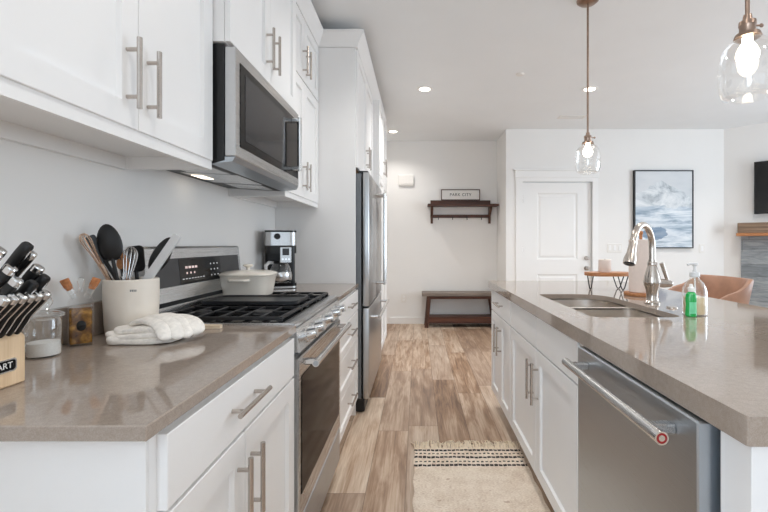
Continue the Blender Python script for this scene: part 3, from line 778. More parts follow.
# ------------------------------------------------------------------ soap
P = Vector((1.078, 1.635, .9152))
t = thing('soap_dispenser', 'clear glass pump bottle holding cream soap on the island', 'soap dispenser', P)
bm = B(); r = .042
lathe(bm, [(0, 0), (r-.003, 0), (r, .004), (r, .085), (r-.002, .10), (r*.72, .125), (.017, .138), (.0145, .145), (.0145, .152)], P, 32); mesh('bottle', bm, M['glass'], t)
bm = B(); lathe(bm, [(0, .004), (r-.005, .004), (r-.004, .008), (r-.004, .068), (0, .068)], P, 32); mesh('soap', bm, M['amber_soap'], t)
bm = B(); lathe(bm, [(0, .172), (.008, .172), (.008, .166), (.017, .164), (.018, .148), (.0155, .1455)], P, 24); tube(bm, [P+Vector((0, 0, .16)), P+Vector((0, 0, .192))], .005, 12)
lathe(bm, [(0, .202), (.011, .201), (.012, .194), (.007, .188), (0, .188)], P, 18)
tube(bm, [P+Vector((0, 0, .196)), P+Vector((-.02, -.004, .197)), P+Vector((-.031, -.006, .193))], [.0055, .005, .004], 10)
mesh('pump', bm, M['greyplast'], t)
bm = B(); tube(bm, [P+Vector((0, 0, .15)), P+Vector((.004, 0, .01))], .003, 8); mesh('dip_tube', bm, M['white_plastic'], t)
P = Vector((1.036, 1.592, .9152))
t = thing('dish_soap_bottle', 'small bright green dish soap bottle in front of the glass pump bottle', 'bottle', P)
bm = B(); lathe(bm, [(0, 0), (.0185, 0), (.021, .004), (.0195, .03), (.0185, .045), (.0205, .065), (.019, .084), (.012, .092), (.010, .094)], P, 28, sx=1.0, sy=.75); mesh('bottle', bm, M['green'], t)
bm = B(); lathe(bm, [(.0105, .0935), (.011, .096), (.0115, .108), (.007, .112), (.0055, .122), (0, .123)], P, 22); mesh('cap', bm, M['white_plastic'], t)
M['greenlab'] = plain('mint_label', rgb(120, 214, 160), .4, var=.1, scale=50)
bm = B(); nseg = 9
loft(bm, [[P+Vector((rr*.0212*math.sin(a), -rr*.0166*math.cos(a), z)) for a in [(-.75+1.5*k/nseg) for k in range(nseg+1)]]+[P+Vector((rr*.0205*math.sin(a), -rr*.0160*math.cos(a), z)) for a in [(.75-1.5*k/nseg) for k in range(nseg+1)]] for z, rr in ((.012, .99), (.03, .95), (.045, .91), (.055, .96))], True, True)
mesh('label_sticker', bm, M['greenlab'], t)

# ------------------------------------------------------------------ riser, candle, towels on the island
P = Vector((1.145, 2.53, .9152))
t = thing('riser_stand', 'small honey wood riser on black hairpin legs at the island end', 'stand', P)
bm = B(); lp = []
for (z, s_) in ((.083, .97), (.086, 1.0), (.101, 1.0), (.104, .985)):
    lp.append([P+Vector(((.135+.006*math.sin(3*a+1))*s_*math.copysign(abs(math.cos(a))**.75, math.cos(a)), (.075+.004*math.sin(2*a))*s_*math.copysign(abs(math.sin(a))**.75, math.sin(a)), z)) for a in [2*PI*k/40 for k in range(40)]])
loft(bm, lp, True, True); mesh('board', bm, M['orange_oak'], t)
for (x, y, rot) in ((-.105, 0, PI/2+.15), (.075, -.035, .1), (.085, .045, -.5)):
    c = P+Vector((x, y, 0)); dx = Vector((math.cos(rot), math.sin(rot), 0))
    bm = B(); tube(bm, [c-dx*.032+Vector((0, 0, .084)), c-dx*.010+Vector((0, 0, .012)), c-dx*.004+Vector((0, 0, .0035)), c+dx*.004+Vector((0, 0, .0035)), c+dx*.010+Vector((0, 0, .012)), c+dx*.032+Vector((0, 0, .084))], .0034, 8)
    mesh('leg', bm, M['black'], t)
bm = B(); q = P+Vector((-.018, .0, .1045)); lathe(bm, [(0, .072), (.028, .072), (.033, .076), (.0355, .072), (.036, .004), (.034, 0), (0, 0)], q, 32); c_ = mesh('candle', bm, M['candle']); tag(c_, 'pale pillar candle standing on the wooden riser', 'candle')
bm = B(); tube(bm, [q+Vector((0, 0, .071)), q+Vector((.001, 0, .080))], .0012, 6); mesh('wick', bm, M['black'], c_)
P = Vector((1.19, 2.24, .9152))
t = thing('paper_towel_holder', 'round wooden paper towel holder behind the faucet', 'paper towel holder', P)
bm = B(); lathe(bm, [(0, 0), (.080, 0), (.083, .004), (.083, .014), (.080, .018), (0, .018)], P, 40); mesh('base', bm, M['orange_oak'], t)
bm = B(); tube(bm, [P+Vector((0, 0, .017)), P+Vector((0, 0, .33))], .008, 12); ball(bm, P+Vector((0, 0, .333)), .012); mesh('post', bm, M['orange_oak'], t)
bm = B(); lathe(bm, [(.020, .0185), (.056, .0185), (.058, .021), (.058, .294), (.056, .297), (.020, .297), (.020, .0185)], P, 40); tag(mesh('paper_towel_roll', bm, M['paper']), 'white paper towel roll on the holder behind the faucet', 'paper towel')

# ------------------------------------------------------------------ counter stool
t = thing('counter_stool', 'brown leather bucket stool on the seating side of the island', 'stool', (1.82, 2.70, 0))
bm = B()
cx, cy = 1.84, 2.72
NA = 28; outer = []; 
def shell(z, grow, thick):
    out, inn = [], []
    for k in range(NA+1):
        a = -PI*.60+PI*1.20*k/NA               # opens towards the island (-x)
        rx, ry = .185+grow, .235+grow
        ca, sa = math.cos(a), math.sin(a)
        px = cx+rx*math.copysign(abs(ca)**.7, ca); py = cy+ry*math.copysign(abs(sa)**.7, sa)
        out.append((px, py)); inn.append((cx+(px-cx)*(1-thick/rx), cy+(py-cy)*(1-thick/ry)))
    return out, inn
prof = [(.64, -.02), (.72, .0), (.85, .02), (1.0, .04)]
def topz(k):
    f = abs(k-NA/2)/(NA/2); return .975-.13*max(0, (f-.50)/.50)**1.2
loops = []
for lev, (tt, gr) in enumerate(((0, -.03), (.35, 0), (.75, .02), (.97, .032), (1.0, .030))):
    o, i = shell(0, gr, .028); 
    loops.append([(x, y, .64+(topz(k)-.64)*tt) for k, (x, y) in enumerate(o)])
inn = []
for lev, (tt, gr) in enumerate(((1.0, .030), (.97, .032), (.75, .02), (.35, 0), (0.0, -.03))):
    o, i = shell(0, gr, .028 if tt < 1 else .018)
    inn.append([(x, y, .64+(topz(k)-.64)*tt) for k, (x, y) in enumerate(i)])
G = [[bm.verts.new(Vector(p)) for p in l] for l in loops+inn]
for a, b in zip(G, G[1:]+G[:1]):
    for k in range(NA): bm.faces.new((a[k], a[k+1], b[k+1], b[k]))
for k in (0, NA): bm.faces.new([g[k] for g in G])
mesh('backrest', bm, M['leather'], t, angle=50)
bm = B(); loft(bm, [[(cx+(a_-cx)*s_, cy+(b_-cy)*s_, z) for a_, b_ in rrect(cx-.20, cx+.15, cy-.19, cy+.19, .08, 6)] for z, s_ in ((.62, .9), (.635, 1.0), (.69, 1.0), (.705, .9))], True, True); mesh('seat', bm, M['leather'], t)
for sx_ in (-1, 1):
    for sy_ in (-1, 1):
        bm = B(); tube(bm, [(cx+sx_*.11, cy+sy_*.12, .622), (cx+sx_*.19, cy+sy_*.20, 0.0)], [.013, .010], 12); mesh('leg', bm, M['black'], t)
bm = B(); q = .165
loft(bm, [[(cx+a_*(1+g_), cy+b_*(1+g_), z) for a_, b_ in ((-.17, -.178), (.17, -.178), (.17, .178), (-.17, .178))] for z, g_ in ((.19, -.03), (.19, .03), (.205, .03), (.205, -.03), (.19, -.03))]); mesh('footrest', bm, M['black'], t)

# ------------------------------------------------------------------ pendants
def pendant(x, y, label):
    P = Vector((x, y, 0)); zt = 1.825; zb = 1.63
    t = thing('pendant_light', label, 'pendant light', (x, y, CEIL), group='glass pendant lights over the island')
    bm = B(); lathe(bm, [(0, CEIL-.032), (.018, CEIL-.030), (.05, CEIL-.022), (.066, CEIL-.008), (.067, CEIL-.0005), (0, CEIL-.0005)], P, 36); mesh('canopy', bm, M['bronze'], t)
    bm = B(); tube(bm, [P+Vector((0, 0, CEIL-.028)), P+Vector((0, 0, zt+.045))], .0062, 12); mesh('rod', bm, M['bronze'], t)
    bm = B(); lathe(bm, [(0, zt+.062), (.011, zt+.062), (.013, zt+.045), (.022, zt+.042), (.023, zt+.030), (.021, zt+.026), (.021, zt+.008), (.032, zt+.004), (.036, zt-.008), (.033, zt-.008), (.02, zt-.002), (0, zt-.002)], P, 28)
    sk = mesh('socket', bm, M['bronze'], t)
    bm = B(); tube(bm, [P+Vector((.018, 0, zt+.030)), P+Vector((.040, 0, zt+.031))], .003, 10); ball(bm, P+Vector((.043, 0, zt+.031)), .0065, sx=1, sy=.5); mesh('switch_key', bm, M['bronze'], sk)
    prof = [(.030, zt-.004), (.033, zt-.012), (.052, zt-.024), (.066, zt-.048), (.074, zt-.085), (.0765, zt-.125), (.074, zt-.160), (.064, zt-.186), (.050, zt-.1935), (.048, zt-.1945)]
    bm = B(); lathe(bm, prof, P, 44); mesh('glass_shade', bm, M['shade'], t)
    bm = B(); lathe(bm, [(0, zt-.004), (.013, zt-.004), (.014, zt-.022), (.022, zt-.034), (.029, zt-.052), (.030, zt-.064), (.024, zt-.080), (.012, zt-.089), (0, zt-.091)], P, 26); mesh('bulb', bm, M['bulb'], t)
M['bulb'] = glow('warm_bulb', (1, .88, .68, 1), 11)
pendant(1.067, 2.635, 'clear glass pendant on a bronze rod in front of the door')
pendant(1.005, 1.28, 'large clear glass pendant at the top right corner')

# ------------------------------------------------------------------ ceiling fixtures
M['lens'] = glow('downlight_lens', (1, .90, .76, 1), 9)
LAMPS = [((.07, 4.15), 'recessed ceiling light above the middle of the aisle', 72), ((1.70, 4.15), 'recessed ceiling light seen behind the pendant rod', 62), ((-.335, 5.72), 'recessed ceiling light by the pantry, over the alcove', 36),
         ((3.6, 4.15), 'added recessed ceiling light over the dining area, out of view', 55), ((.07, 2.3), 'added recessed ceiling light over the aisle above the rug, out of view', 36), ((.07, .45), 'added recessed ceiling light over the near end of the aisle, out of view', 30),  # these and the next two are unseen, added to light the room
         ((1.70, 2.3), 'added recessed ceiling light over the seating side of the island, out of view', 45), ((1.70, .45), 'added recessed ceiling light over the near end of the island, out of view', 45)]
for (x, y), lab, pw in LAMPS:
    t = thing('recessed_light', lab, 'ceiling light', (x, y, CEIL), group='recessed ceiling lights')
    bm = B(); lathe(bm, [(.052, CEIL-.0005), (.052, CEIL-.004), (.064, CEIL-.006), (.078, CEIL-.004), (.080, CEIL-.0005)], (x, y, 0), 40); mesh('trim_ring', bm, M['trim'], t)
    bm = B(); lathe(bm, [(0, CEIL-.0035), (.0515, CEIL-.0035), (.0515, CEIL-.0005)], (x, y, 0), 40); mesh('lens', bm, M['lens'], t)
    l = bpy.data.lights.new('downlight_glow', 'SPOT'); l.energy = pw; l.color = (1, .97, .93); l.spot_size = 2.4; l.spot_blend = .8; l.shadow_soft_size = .05
    o = bpy.data.objects.new('downlight_glow', l); COL.objects.link(o); o.location = (x, y, CEIL-.012)
bm = B(); p = ((520-VX)*(CEIL-CZ)/(VY-74), F*(CEIL-CZ)/(VY-74)); lathe(bm, [(0, CEIL-.012), (.030, CEIL-.011), (.038, CEIL-.004), (.04, CEIL-.0005)], (p[0], p[1], 0), 30)
tag(mesh('sprinkler_cover', bm, M['white_plastic']), 'small round white cover plate on the ceiling left of the pendant', 'ceiling cover')
t = thing('air_vent', 'white slotted air vent in the ceiling near the door', 'vent', (1.86, 5.07, CEIL))
bm = B(); x0, x1, y0, y1 = 1.70, 2.02, 5.0, 5.13
loft(bm, [[(a, b, z) for a, b in ((x0+i, y0+i), (x1-i, y0+i), (x1-i, y1-i), (x0+i, y1-i))] for i, z in ((0, CEIL-.0005), (.004, CEIL-.006), (.024, CEIL-.007), (.026, CEIL-.0005))]); mesh('frame', bm, M['white_plastic'], t)
for i in range(3):
    bm = B(); y = y0+.045+i*.022; loft(bm, [[(x, y, CEIL-.001), (x, y+.003, CEIL-.001), (x, y+.006, CEIL-.0065), (x, y+.004, CEIL-.0065)] for x in (x0+.025, x1-.025)], True, True); mesh('louvre', bm, M['white_plastic'], t)
bm = B(); box(bm, x0+.02, x1-.02, y0+.02, y1-.02, CEIL-.0012, CEIL-.0006); mesh('duct_shadow', bm, M['void_black'], t)

# ------------------------------------------------------------------ alcove: shelf, sign, bench, chime
YS = YB-.001
t = thing('coat_shelf', 'dark wooden wall shelf with coat hooks in the alcove', 'shelf', (.66, YS, 1.5))
a0, a1 = at(430.5, 0, 6.22).x, at(490.5, 0, 6.22).x
sx0, sx1 = a0-.045, a1+.085
bm = B(); box(bm, sx0, sx1, YS-.235, YS-.002, 1.735, 1.765, .002); mesh('shelf_board', bm, M['walnut'], t)
bm = B(); box(bm, a0, a1, YS-.022, YS, 1.766, 1.835, .002); mesh('back_board', bm, M['walnut'], t)
bm = B(); box(bm, a0, a1, YS-.024, YS, 1.575, 1.622, .002); rl = mesh('hook_rail', bm, M['walnut'], t)
for x in (a0+.002, a1-.034):
    bm = B(); prism(bm, [(YS-.02, 1.49), (YS-.02, 1.734), (YS-.18, 1.734), (YS-.165, 1.70), (YS-.055, 1.60), (YS-.045, 1.49)], YZ, x, x+.034); mesh('bracket', bm, M['walnuty'], t)
for u in (438.5, 452.6, 467, 481.5):
    x = at(u, 0, 6.2).x; bm = B()
    tube(bm, [(x, YS-.024, 1.60), (x, YS-.036, 1.595), (x, YS-.04, 1.565), (x, YS-.05, 1.545), (x, YS-.066, 1.548), (x, YS-.07, 1.562)], .005, 8); mesh('hook', bm, M['black'], rl)
# sign
s0, s1 = at(441.2, 0, 6.2).x, at(480.2, 0, 6.2).x
t = thing('wooden_sign', 'white framed sign reading PARK CITY on the wall shelf', 'sign', ((s0+s1)/2, YS-.05, 1.766))
zb0 = 1.836
bm = B(); box(bm, s0+.008, s1-.008, YS-.026, YS-.012, zb0+.008, zb0+.152, 0); mesh('sign_board', bm, M['white_plastic'], t)
bm = B(); ft = .011
O = [(s0, zb0), (s1, zb0), (s1, zb0+.160), (s0, zb0+.160)]; I = [(s0+ft, zb0+ft), (s1-ft, zb0+ft), (s1-ft, zb0+.160-ft), (s0+ft, zb0+.160-ft)]
loft(bm, [[(a, YS-.034, b) for a, b in O], [(a, YS-.008, b) for a, b in O], [(a, YS-.008, b) for a, b in I], [(a, YS-.034, b) for a, b in I], [(a, YS-.034, b) for a, b in O]]); mesh('sign_frame', bm, M['walnut'], t)
def text(s, size, mx, name, mat, parent, ext=.001, wscale=1.0, space=1.0):
    cu = bpy.data.curves.new('t', 'FONT'); cu.body = s; cu.size = size; cu.align_x = 'CENTER'; cu.align_y = 'CENTER'; cu.extrude = ext; cu.space_character = space
    o = bpy.data.objects.new('t', cu); COL.objects.link(o)
    bpy.context.view_layer.update()
    me = bpy.data.meshes.new_from_object(o.evaluated_get(bpy.context.evaluated_depsgraph_get()))
    bpy.data.objects.remove(o)
    bm = B(); bm.from_mesh(me)
    for v in bm.verts: v.co = mx @ Vector((v.co.x*wscale, v.co.y, v.co.z))
    ob = mesh(name, bm, mat, parent); return ob
text('PARK CITY', .060, Matrix.Translation(((s0+s1)/2, YS-.0268, zb0+.080)) @ Matrix.Rotation(PI/2, 4, 'X'), 'lettering', M['black'], t, .0008, 1.0, 1.12)
# bench
bx0, bx1 = at(422, 0, 5.97).x, at(499, 0, 5.97).x; by0, by1 = 5.93, 6.225
t = thing('entry_bench', 'low wooden bench with greyed seat and splayed dark legs in the alcove', 'bench', ((bx0+bx1)/2, 6.08, 0))
bm = B(); box(bm, bx0, bx1, by0, by1, .448, .492, .004); mesh('seat', bm, M['greyed'], t)
bm = B(); box(bm, bx0+.09, bx1-.09, by0+.03, by1-.03, .405, .4478, .002); mesh('apron', bm, M['walnut'], t)
for sgn, xt, xb in ((1, bx0+.075, bx0+.035), (-1, bx1-.075, bx1-.005)):
    for y in (by0+.012, by1-.06):
        bm = B(); prism(bm, [(xb, 0), (xb+.055*1, 0), (xt+.055, .4478), (xt, .4478)] if sgn > 0 else [(xb-.055, 0), (xb, 0), (xt, .4478), (xt-.055, .4478)], XZ, y, y+.048); mesh('leg', bm, M['walnuty'], t)
bm = B(); box(bm, bx0+.085, bx1-.055, by0+.062, by1-.062, .115, .150, .002); mesh('lower_shelf', bm, M['walnut'], t)
bm = B(); box(bm, bx0+.08, bx1-.05, by0+.020, by0+.060, .06, .150, .002); mesh('stretcher', bm, M['walnut'], t)
bm = B(); box(bm, bx0+.08, bx1-.05, by1-.060, by1-.025, .06, .150, .002); mesh('stretcher', bm, M['walnut'], t)
p0, p1 = at(398.5, 185.5, 6.22), at(413.8, 175, 6.22)
t = thing('door_chime', 'small white chime box high on the alcove wall', 'door chime', ((p0.x+p1.x)/2, YS, p0.z))
bm = B(); box(bm, p0.x, p1.x, YS-.04, YS, p0.z+.02, p1.z, .005); mesh('cover', bm, M['white_plastic'], t)
bm = B(); box(bm, p0.x+.006, p1.x-.006, YS-.032, YS, p0.z, p0.z+.0198, .003); mesh('base', bm, M['white_plastic'], t)

def wall_plate(name, label, cat, u0, u1, v0, v1, Y, gangs, kind, grp=None):
    a, b = at(u0, v1, Y), at(u1, v0, Y)
    t = thing(name, label, cat, ((a.x+b.x)/2, Y, a.z))
    bm = B(); box(bm, a.x, b.x, Y-.007, Y-.0005, a.z, b.z, .002); mesh('plate', bm, M['white_plastic'], t)
    gw = (b.x-a.x)/gangs; h = b.z-a.z
    for g in range(gangs):
        cx = a.x+gw*(g+.5)
        if kind == 'rocker':
            bm = B(); box(bm, cx-.016, cx+.016, Y-.0105, Y-.0068, a.z+h*.22, b.z-h*.22, .0015); mesh('rocker', bm, M['trim'], t)
        else:
            for zz in (.32, .68):
                bm = B(); lathe(bm, [(0, .003), (.015, .003), (.017, 0)], (cx, Y-.0068, a.z+h*zz), 20, mx=RY); mesh('socket', bm, M['trim'], t)
wall_plate('light_switch', 'white three-gang light switch beside the door', 'light switch', 607, 622, 243.5, 252.5, YD, 3, 'rocker')
wall_plate('light_switch', 'single white light switch right of the mountain picture', 'light switch', 698.8, 704.6, 244, 253, YD, 1, 'rocker')
wall_plate('power_outlet', 'white power outlet low on the alcove wall left of the bench', 'outlet', 401, 406.5, 294, 302.5, YB, 1, 'socket')

# ------------------------------------------------------------------ picture
x0, x1 = at(634.2, 0, 5.57).x, at(693.2, 0, 5.57).x; z0, z1 = at(0, 248.3, 5.57).z, at(0, 170.2, 5.57).z
t = thing('framed_picture', 'black framed snowy mountain picture in blue and white on the far wall', 'picture', ((x0+x1)/2, YD-.045, z0))
bm = B(); ft = .013; O = [(x0, z0), (x1, z0), (x1, z1), (x0, z1)]; I = [(x0+ft, z0+ft), (x1-ft, z0+ft), (x1-ft, z1-ft), (x0+ft, z1-ft)]
ya, yb_ = YD-.050, YD-.001
loft(bm, [[(a, ya, b) for a, b in O], [(a, yb_, b) for a, b in O], [(a, yb_, b) for a, b in I], [(a, ya, b) for a, b in I], [(a, ya, b) for a, b in O]]); mesh('frame', bm, M['black'], t)
bm = B(); box(bm, x0+ft+.002, x1-ft-.002, YD-.042, YD-.010, z0+ft+.002, z1-ft-.002); mesh('canvas', bm, M['print'], t)

# ------------------------------------------------------------------ corner fireplace, mantel, television
rz = -PI/4; base = (C0.x, C0.y, 0)
bm = B()
prism(bm, [(.19, 0), (.50, 0), (.50, .72), (1.41, .72), (1.41, 0), (1.72, 0), (1.72, 1.288), (.19, 1.288)], XZ, -.06, -.001)
fp = thing('fireplace', 'corner fireplace faced with grey stone planks', 'fireplace', base, (0, 0, rz))
mesh('stone_facing', bm, M['stone'], fp, local=True)
bm = B(); box(bm, .505, 1.405, -.045, -.002, .02, .715, .004); fb = mesh('firebox', bm, M['black'], fp, local=True)
bm = B(); box(bm, .56, 1.35, -.050, -.044, .10, .66, .002); mesh('firebox_glass', bm, M['ovenglass'], fb, local=True)
mt = thing('mantel_shelf', 'reclaimed wood beam mantel above the grey stone fireplace', 'mantel', (base[0], base[1], 0), (0, 0, rz))
bm = B(); box(bm, .172, 1.75, -.205, -.001, 1.325, 1.455, .004); mesh('beam', bm, M['mantel'], mt, local=True)
bm = B(); box(bm, .160, 1.762, -.215, -.001, 1.2885, 1.3245, .003); mesh('bottom_board', bm, M['orange_oak'], mt, local=True)
tv = thing('television', 'black flat television mounted on the wall above the mantel', 'television', base, (0, 0, rz))
bm = B(); box(bm, .325, 1.50, -.085, -.045, 1.567, 2.226, .004); tb = mesh('housing', bm, M['black'], tv, local=True)
bm = B(); box(bm, .335, 1.49, -.087, -.0845, 1.582, 2.216, .0005); mesh('screen', bm, M['screen'], tv, local=True)
bm = B(); box(bm, .75, 1.10, -.0455, -.0005, 1.75, 2.05, .004); mesh('wall_bracket', bm, M['black'], tv, local=True)

# ------------------------------------------------------------------ rug
t = thing('jute_rug', 'cream woven rug with black dashed stripes and fringe on the plank floor', 'rug', (.28, 1.9, .0))
bm = B(); nx, ny = 44, 60
def wob(i, j): return .0015*math.sin(i*1.7+j*.9)+.001*math.sin(j*2.3-i*.4)
gx0, gx1, gy0, gy1 = -.020, .585, 1.10, 2.42
T = [[bm.verts.new((gx0+(gx1-gx0)*i/nx+.004*math.sin(j*.8)*(i in (0, nx)), gy0+(gy1-gy0)*j/ny+.004*math.sin(i*.9)*(j == ny), .010+wob(i, j))) for j in range(ny+1)] for i in range(nx+1)]
for i in range(nx):
    for j in range(ny): bm.faces.new((T[i][j], T[i+1][j], T[i+1][j+1], T[i][j+1]))
border = [T[i][0] for i in range(nx+1)]+[T[nx][j] for j in range(1, ny+1)]+[T[i][ny] for i in range(nx-1, -1, -1)]+[T[0][j] for j in range(ny-1, 0, -1)]
bot = [bm.verts.new((v.co.x, v.co.y, .0005)) for v in border]; n = len(bot)
for k in range(n): bm.faces.new((border[k], border[(k+1) % n], bot[(k+1) % n], bot[k]))
bm.faces.new(bot); mesh('weave', bm, M['rug'], t)
bm = B()
for i in range(190):
    x = gx0+.004+(gx1-gx0-.008)*i/189; a = random.uniform(-.035, .035); ln = random.uniform(.055, .115)
    tube(bm, [(x, gy1-.006, .008), (x+a*.4, gy1+ln*.45, .010+random.uniform(0, .022)), (x+a, gy1+ln, .004)], [.0032, .003, .0018], 5)
f = mesh('fringe', bm, M['fringe'], t); f['kind'] = 'stuff'

# ------------------------------------------------------------------ knife block and knives
KX, KZ = -.783, 1.008; KY0, KY1 = .696, .840; dk = Vector((.615, 0, .788)); sk_ = Vector((-.788, 0, .615))
t = thing('knife_block', 'pale wooden knife block full of black-handled knives on the left counter', 'knife block', (-.85, .76, .9152))
pr = [(KX, .9155), (KX, KZ), (KX+sk_.x*.15, KZ+sk_.z*.15), (-.935, 1.06), (-.935, .9155)]
bm = B(); prism(bm, pr, XZ, KY0, KY1); bmesh.ops.recalc_face_normals(bm, faces=bm.faces)
bmesh.ops.bevel(bm, geom=bm.edges[:], offset=.003, segments=1, affect='EDGES'); mesh('block', bm, M['maple'], t)
bm = B(); prism(bm, rrect(.718, .8185, .945, .970, .006, 4), YZ, KX-.0005, KX+.002); pl = mesh('plaque_rim', bm, M['chrome'], t)
bm = B(); prism(bm, rrect(.721, .8155, .9475, .9675, .005, 4), YZ, KX+.0015, KX+.0028); mesh('plaque', bm, M['blackgloss'], t)
text('CUISINART', .0165, Matrix.Translation((KX+.0030, .7675, .9576)) @ Matrix.Rotation(PI/2, 4, 'Z') @ Matrix.Rotation(PI/2, 4, 'X'), 'lettering', M['white_plastic'], t, .0003)
RK = Matrix(((.788, 0, .615), (0, 1, 0), (-.615, 0, .788)))    # local z runs along the handle
def knife(label, y, s, length, cap, r=.0085, flat=1.3, grp='knives in the wooden block'):
    P = Vector((KX, y, KZ))+sk_*s
    k = thing('kitchen_knife', label, 'knife', P, group=grp)
    bm = B()
    secs = [(0.0006, .8), (.006, .95), (length*.3, 1.05), (length*.62, .92), (length*.86, 1.12), (length-.004, 1.12), (length, .9)]
    lp = []
    for z, s_ in secs:
        bend = .004*math.sin(z/length*PI)
        lp.append([P+RK @ Vector((r*flat*s_*math.copysign(abs(math.cos(a))**.75, math.cos(a))-bend, r*.78*s_*math.copysign(abs(math.sin(a))**.75, math.sin(a)), z)) for a in [2*PI*q/16 for q in range(16)]])
    loft(bm, lp, True, True); mesh('handle', bm, M['black'], k)
    if cap:
        z1 = length
        lp = []
        for z, s_ in ((z1-.010, 1.15), (z1+.001, 1.16), (z1+.003, 1.0), (z1+.0042, .5)):
            lp.append([P+RK @ Vector((r*flat*s_*math.copysign(abs(math.cos(a))**.75, math.cos(a)), r*.78*s_*math.copysign(abs(math.sin(a))**.75, math.sin(a)), z)) for a in [2*PI*q/16 for q in range(16)]])
        loft(bm := B(), lp, True, True); mesh('end_cap', bm, M['chrome'], k)
        bm = B(); lp = [P+RK @ Vector((q*r*flat*1.02, 0, z)) for q, z in ()]
    bm = B(); tw = [P+RK @ Vector((r*flat*1.02, 0, .012)), P+RK @ Vector((r*flat*1.12-.004, 0, length*.5)), P+RK @ Vector((r*flat*1.16, 0, length-.008))]
    tube(bm, tw, [.0012, .0014, .0014], 6); mesh('tang', bm, M['chrome'], k)
    return k
ords = ['first', 'second', 'third', 'fourth', 'fifth', 'sixth']
for i in range(6):
    knife('steel-capped steak knife, %s from the right in the front row' % ords[i], .827-.0165*i, .012, .098, True, .0074, 1.15)
for (u, v, y, cap, lab) in ((46, 276, .822, False, 'black knife handle, rightmost in the second row of the block'), (34, 282, .798, False, 'rounded black knife handle, middle of the second row of the block'), (17, 280, .772, True, 'steel-capped knife handle, left in the second row of the block'),
        (38.5, 267.5, .816, True, 'steel-capped knife handle, right in the third row of the block'), (11, 268, .768, True, 'steel-capped knife handle, left in the third row of the block'),
        (31, 253, .817, True, 'steel-capped knife handle just below the topmost handle of the block'), (29, 244, .800, False, 'rounded all-black knife handle, topmost on the block'), (0, 250, .755, True, 'steel-capped knife handle cut off by the left picture edge')):
    E = at(u, v, y)-Vector((KX, y, KZ)); ln = E.dot(dk); s = E.dot(sk_)
    knife(lab, y, s, ln, cap, .0085, 1.12)

# ------------------------------------------------------------------ glass jar, cruet
P = Vector((-.917, 1.03, .9152))
t = thing('glass_jar', 'clear lidded glass jar of salt behind the knife block', 'jar', P)
bm = B(); lathe(bm, [(0, 0), (.033, 0), (.035, .004), (.035, .085), (.033, .092), (.033, .096)], P, 32); mesh('jar_body', bm, M['glass'], t)
bm = B(); lathe(bm, [(0, .004), (.032, .004), (.032, .035), (0, .038)], P, 28); mesh('salt', bm, M['salt'], t)
bm = B(); lathe(bm, [(.030, .090), (.041, .097), (.041, .102), (.030, .108), (.012, .112), (.009, .116), (.016, .126), (.018, .134), (.013, .143), (0, .146)], P, 32); mesh('lid', bm, M['glass'], t)
t = thing('oil_cruet', 'square glass cruet of golden oil and dark vinegar with two corks', 'bottle', (-.9225, 1.150, .9152), (0, 0, .676))
P = Vector((0, 0, 0))
hw = .0285
bm = B(); loft(bm, [[P+Vector((a, b, z)) for a, b in rrect(-hw*s_, hw*s_, -hw*s_, hw*s_, .009*s_, 4)] for z, s_ in ((0, .96), (.003, 1), (.108, 1), (.120, .95), (.132, .78), (.140, .5), (.146, .2))], True, False); mesh('bottle', bm, M['bottle_glass'], t)
bm = B(); loft(bm, [[P+Vector((a, b, z)) for a, b in rrect(-hw*s_, hw*s_, -hw*s_, hw*s_, .008*s_, 4)] for z, s_ in ((.006, .86), (.103, .86))], True, True); mesh('oil', bm, M['oil'], t)
bm = B(); ball(bm, P+Vector((.001, -.0107, .054)), .0175, 1, 1, 1.35, 24); mesh('vinegar', bm, M['blackgloss'], t)
for sgn in (-1, 1):
    dd = Vector((sgn*.40, 0, .9)).normalized(); q = P+Vector((sgn*.012, 0, .126))
    bm = B(); tube(bm, [q, q+dd*.03, q+dd*.036], [.008, .0085, .0105], 14, False); mesh('neck', bm, M['glass'], t)
    bm = B(); tube(bm, [q+dd*.026, q+dd*.036, q+dd*.056, q+dd*.058], [.0078, .0098, .0108, .0098], 14); mesh('cork', bm, M['cork'], t)
bm = B(); q = P+Vector((0, 0, .145)); lathe(bm, [(.006, 0), (.005, .012), (.008, .020), (.010, .028), (.007, .036), (0, .040)], q, 18); mesh('finial', bm, M['glass'], t)

# ------------------------------------------------------------------ crock and utensils
CR = Vector((-.886, 1.302, .9152)); Rr = .0735; Hc = .168
t = thing('utensil_crock', 'cream ceramic crock full of cooking utensils beside the range', 'crock', CR)
bm = B(); lathe(bm, [(0, 0), (Rr-.012, 0), (Rr-.006, .006), (Rr-.003, .03), (Rr, .10), (Rr, Hc-.003), (Rr-.003, Hc), (Rr-.007, Hc-.003), (Rr-.008, .10), (Rr-.010, .012), (0, .010)], CR, 48); mesh('pot', bm, M['ceramic'], t)
bm = B()
for i in range(4):
    a = -.82+i*.075; ca, sa = math.sin(-a), -math.cos(a)
    c = CR+Vector((math.cos(-PI/2-a-0.0)*0, 0, 0))
    ang = -PI/2+.55+i*.06
    p = CR+Vector(((Rr+.0003)*math.cos(ang), (Rr+.0003)*math.sin(ang), Hc-.035)); tn = Vector((-math.sin(ang), math.cos(ang), 0)); nn = Vector((math.cos(ang), math.sin(ang), 0))
    loft(bm, [[p+tn*a_+Vector((0, 0, b_))+nn*o_ for a_, b_ in ((-.0012, 0), (.0012, 0), (.0012, .006), (-.0012, .006))] for o_ in (-.0004, .0004)], True, True)
mesh('stamp', bm, M['fside'], t)['kind'] = 'stuff'
def frame_to(d):
    z = d.normalized(); x = z.cross(Vector((0, 1, 0))).normalized(); y = z.cross(x)
    return Matrix((x, y, z)).transposed()
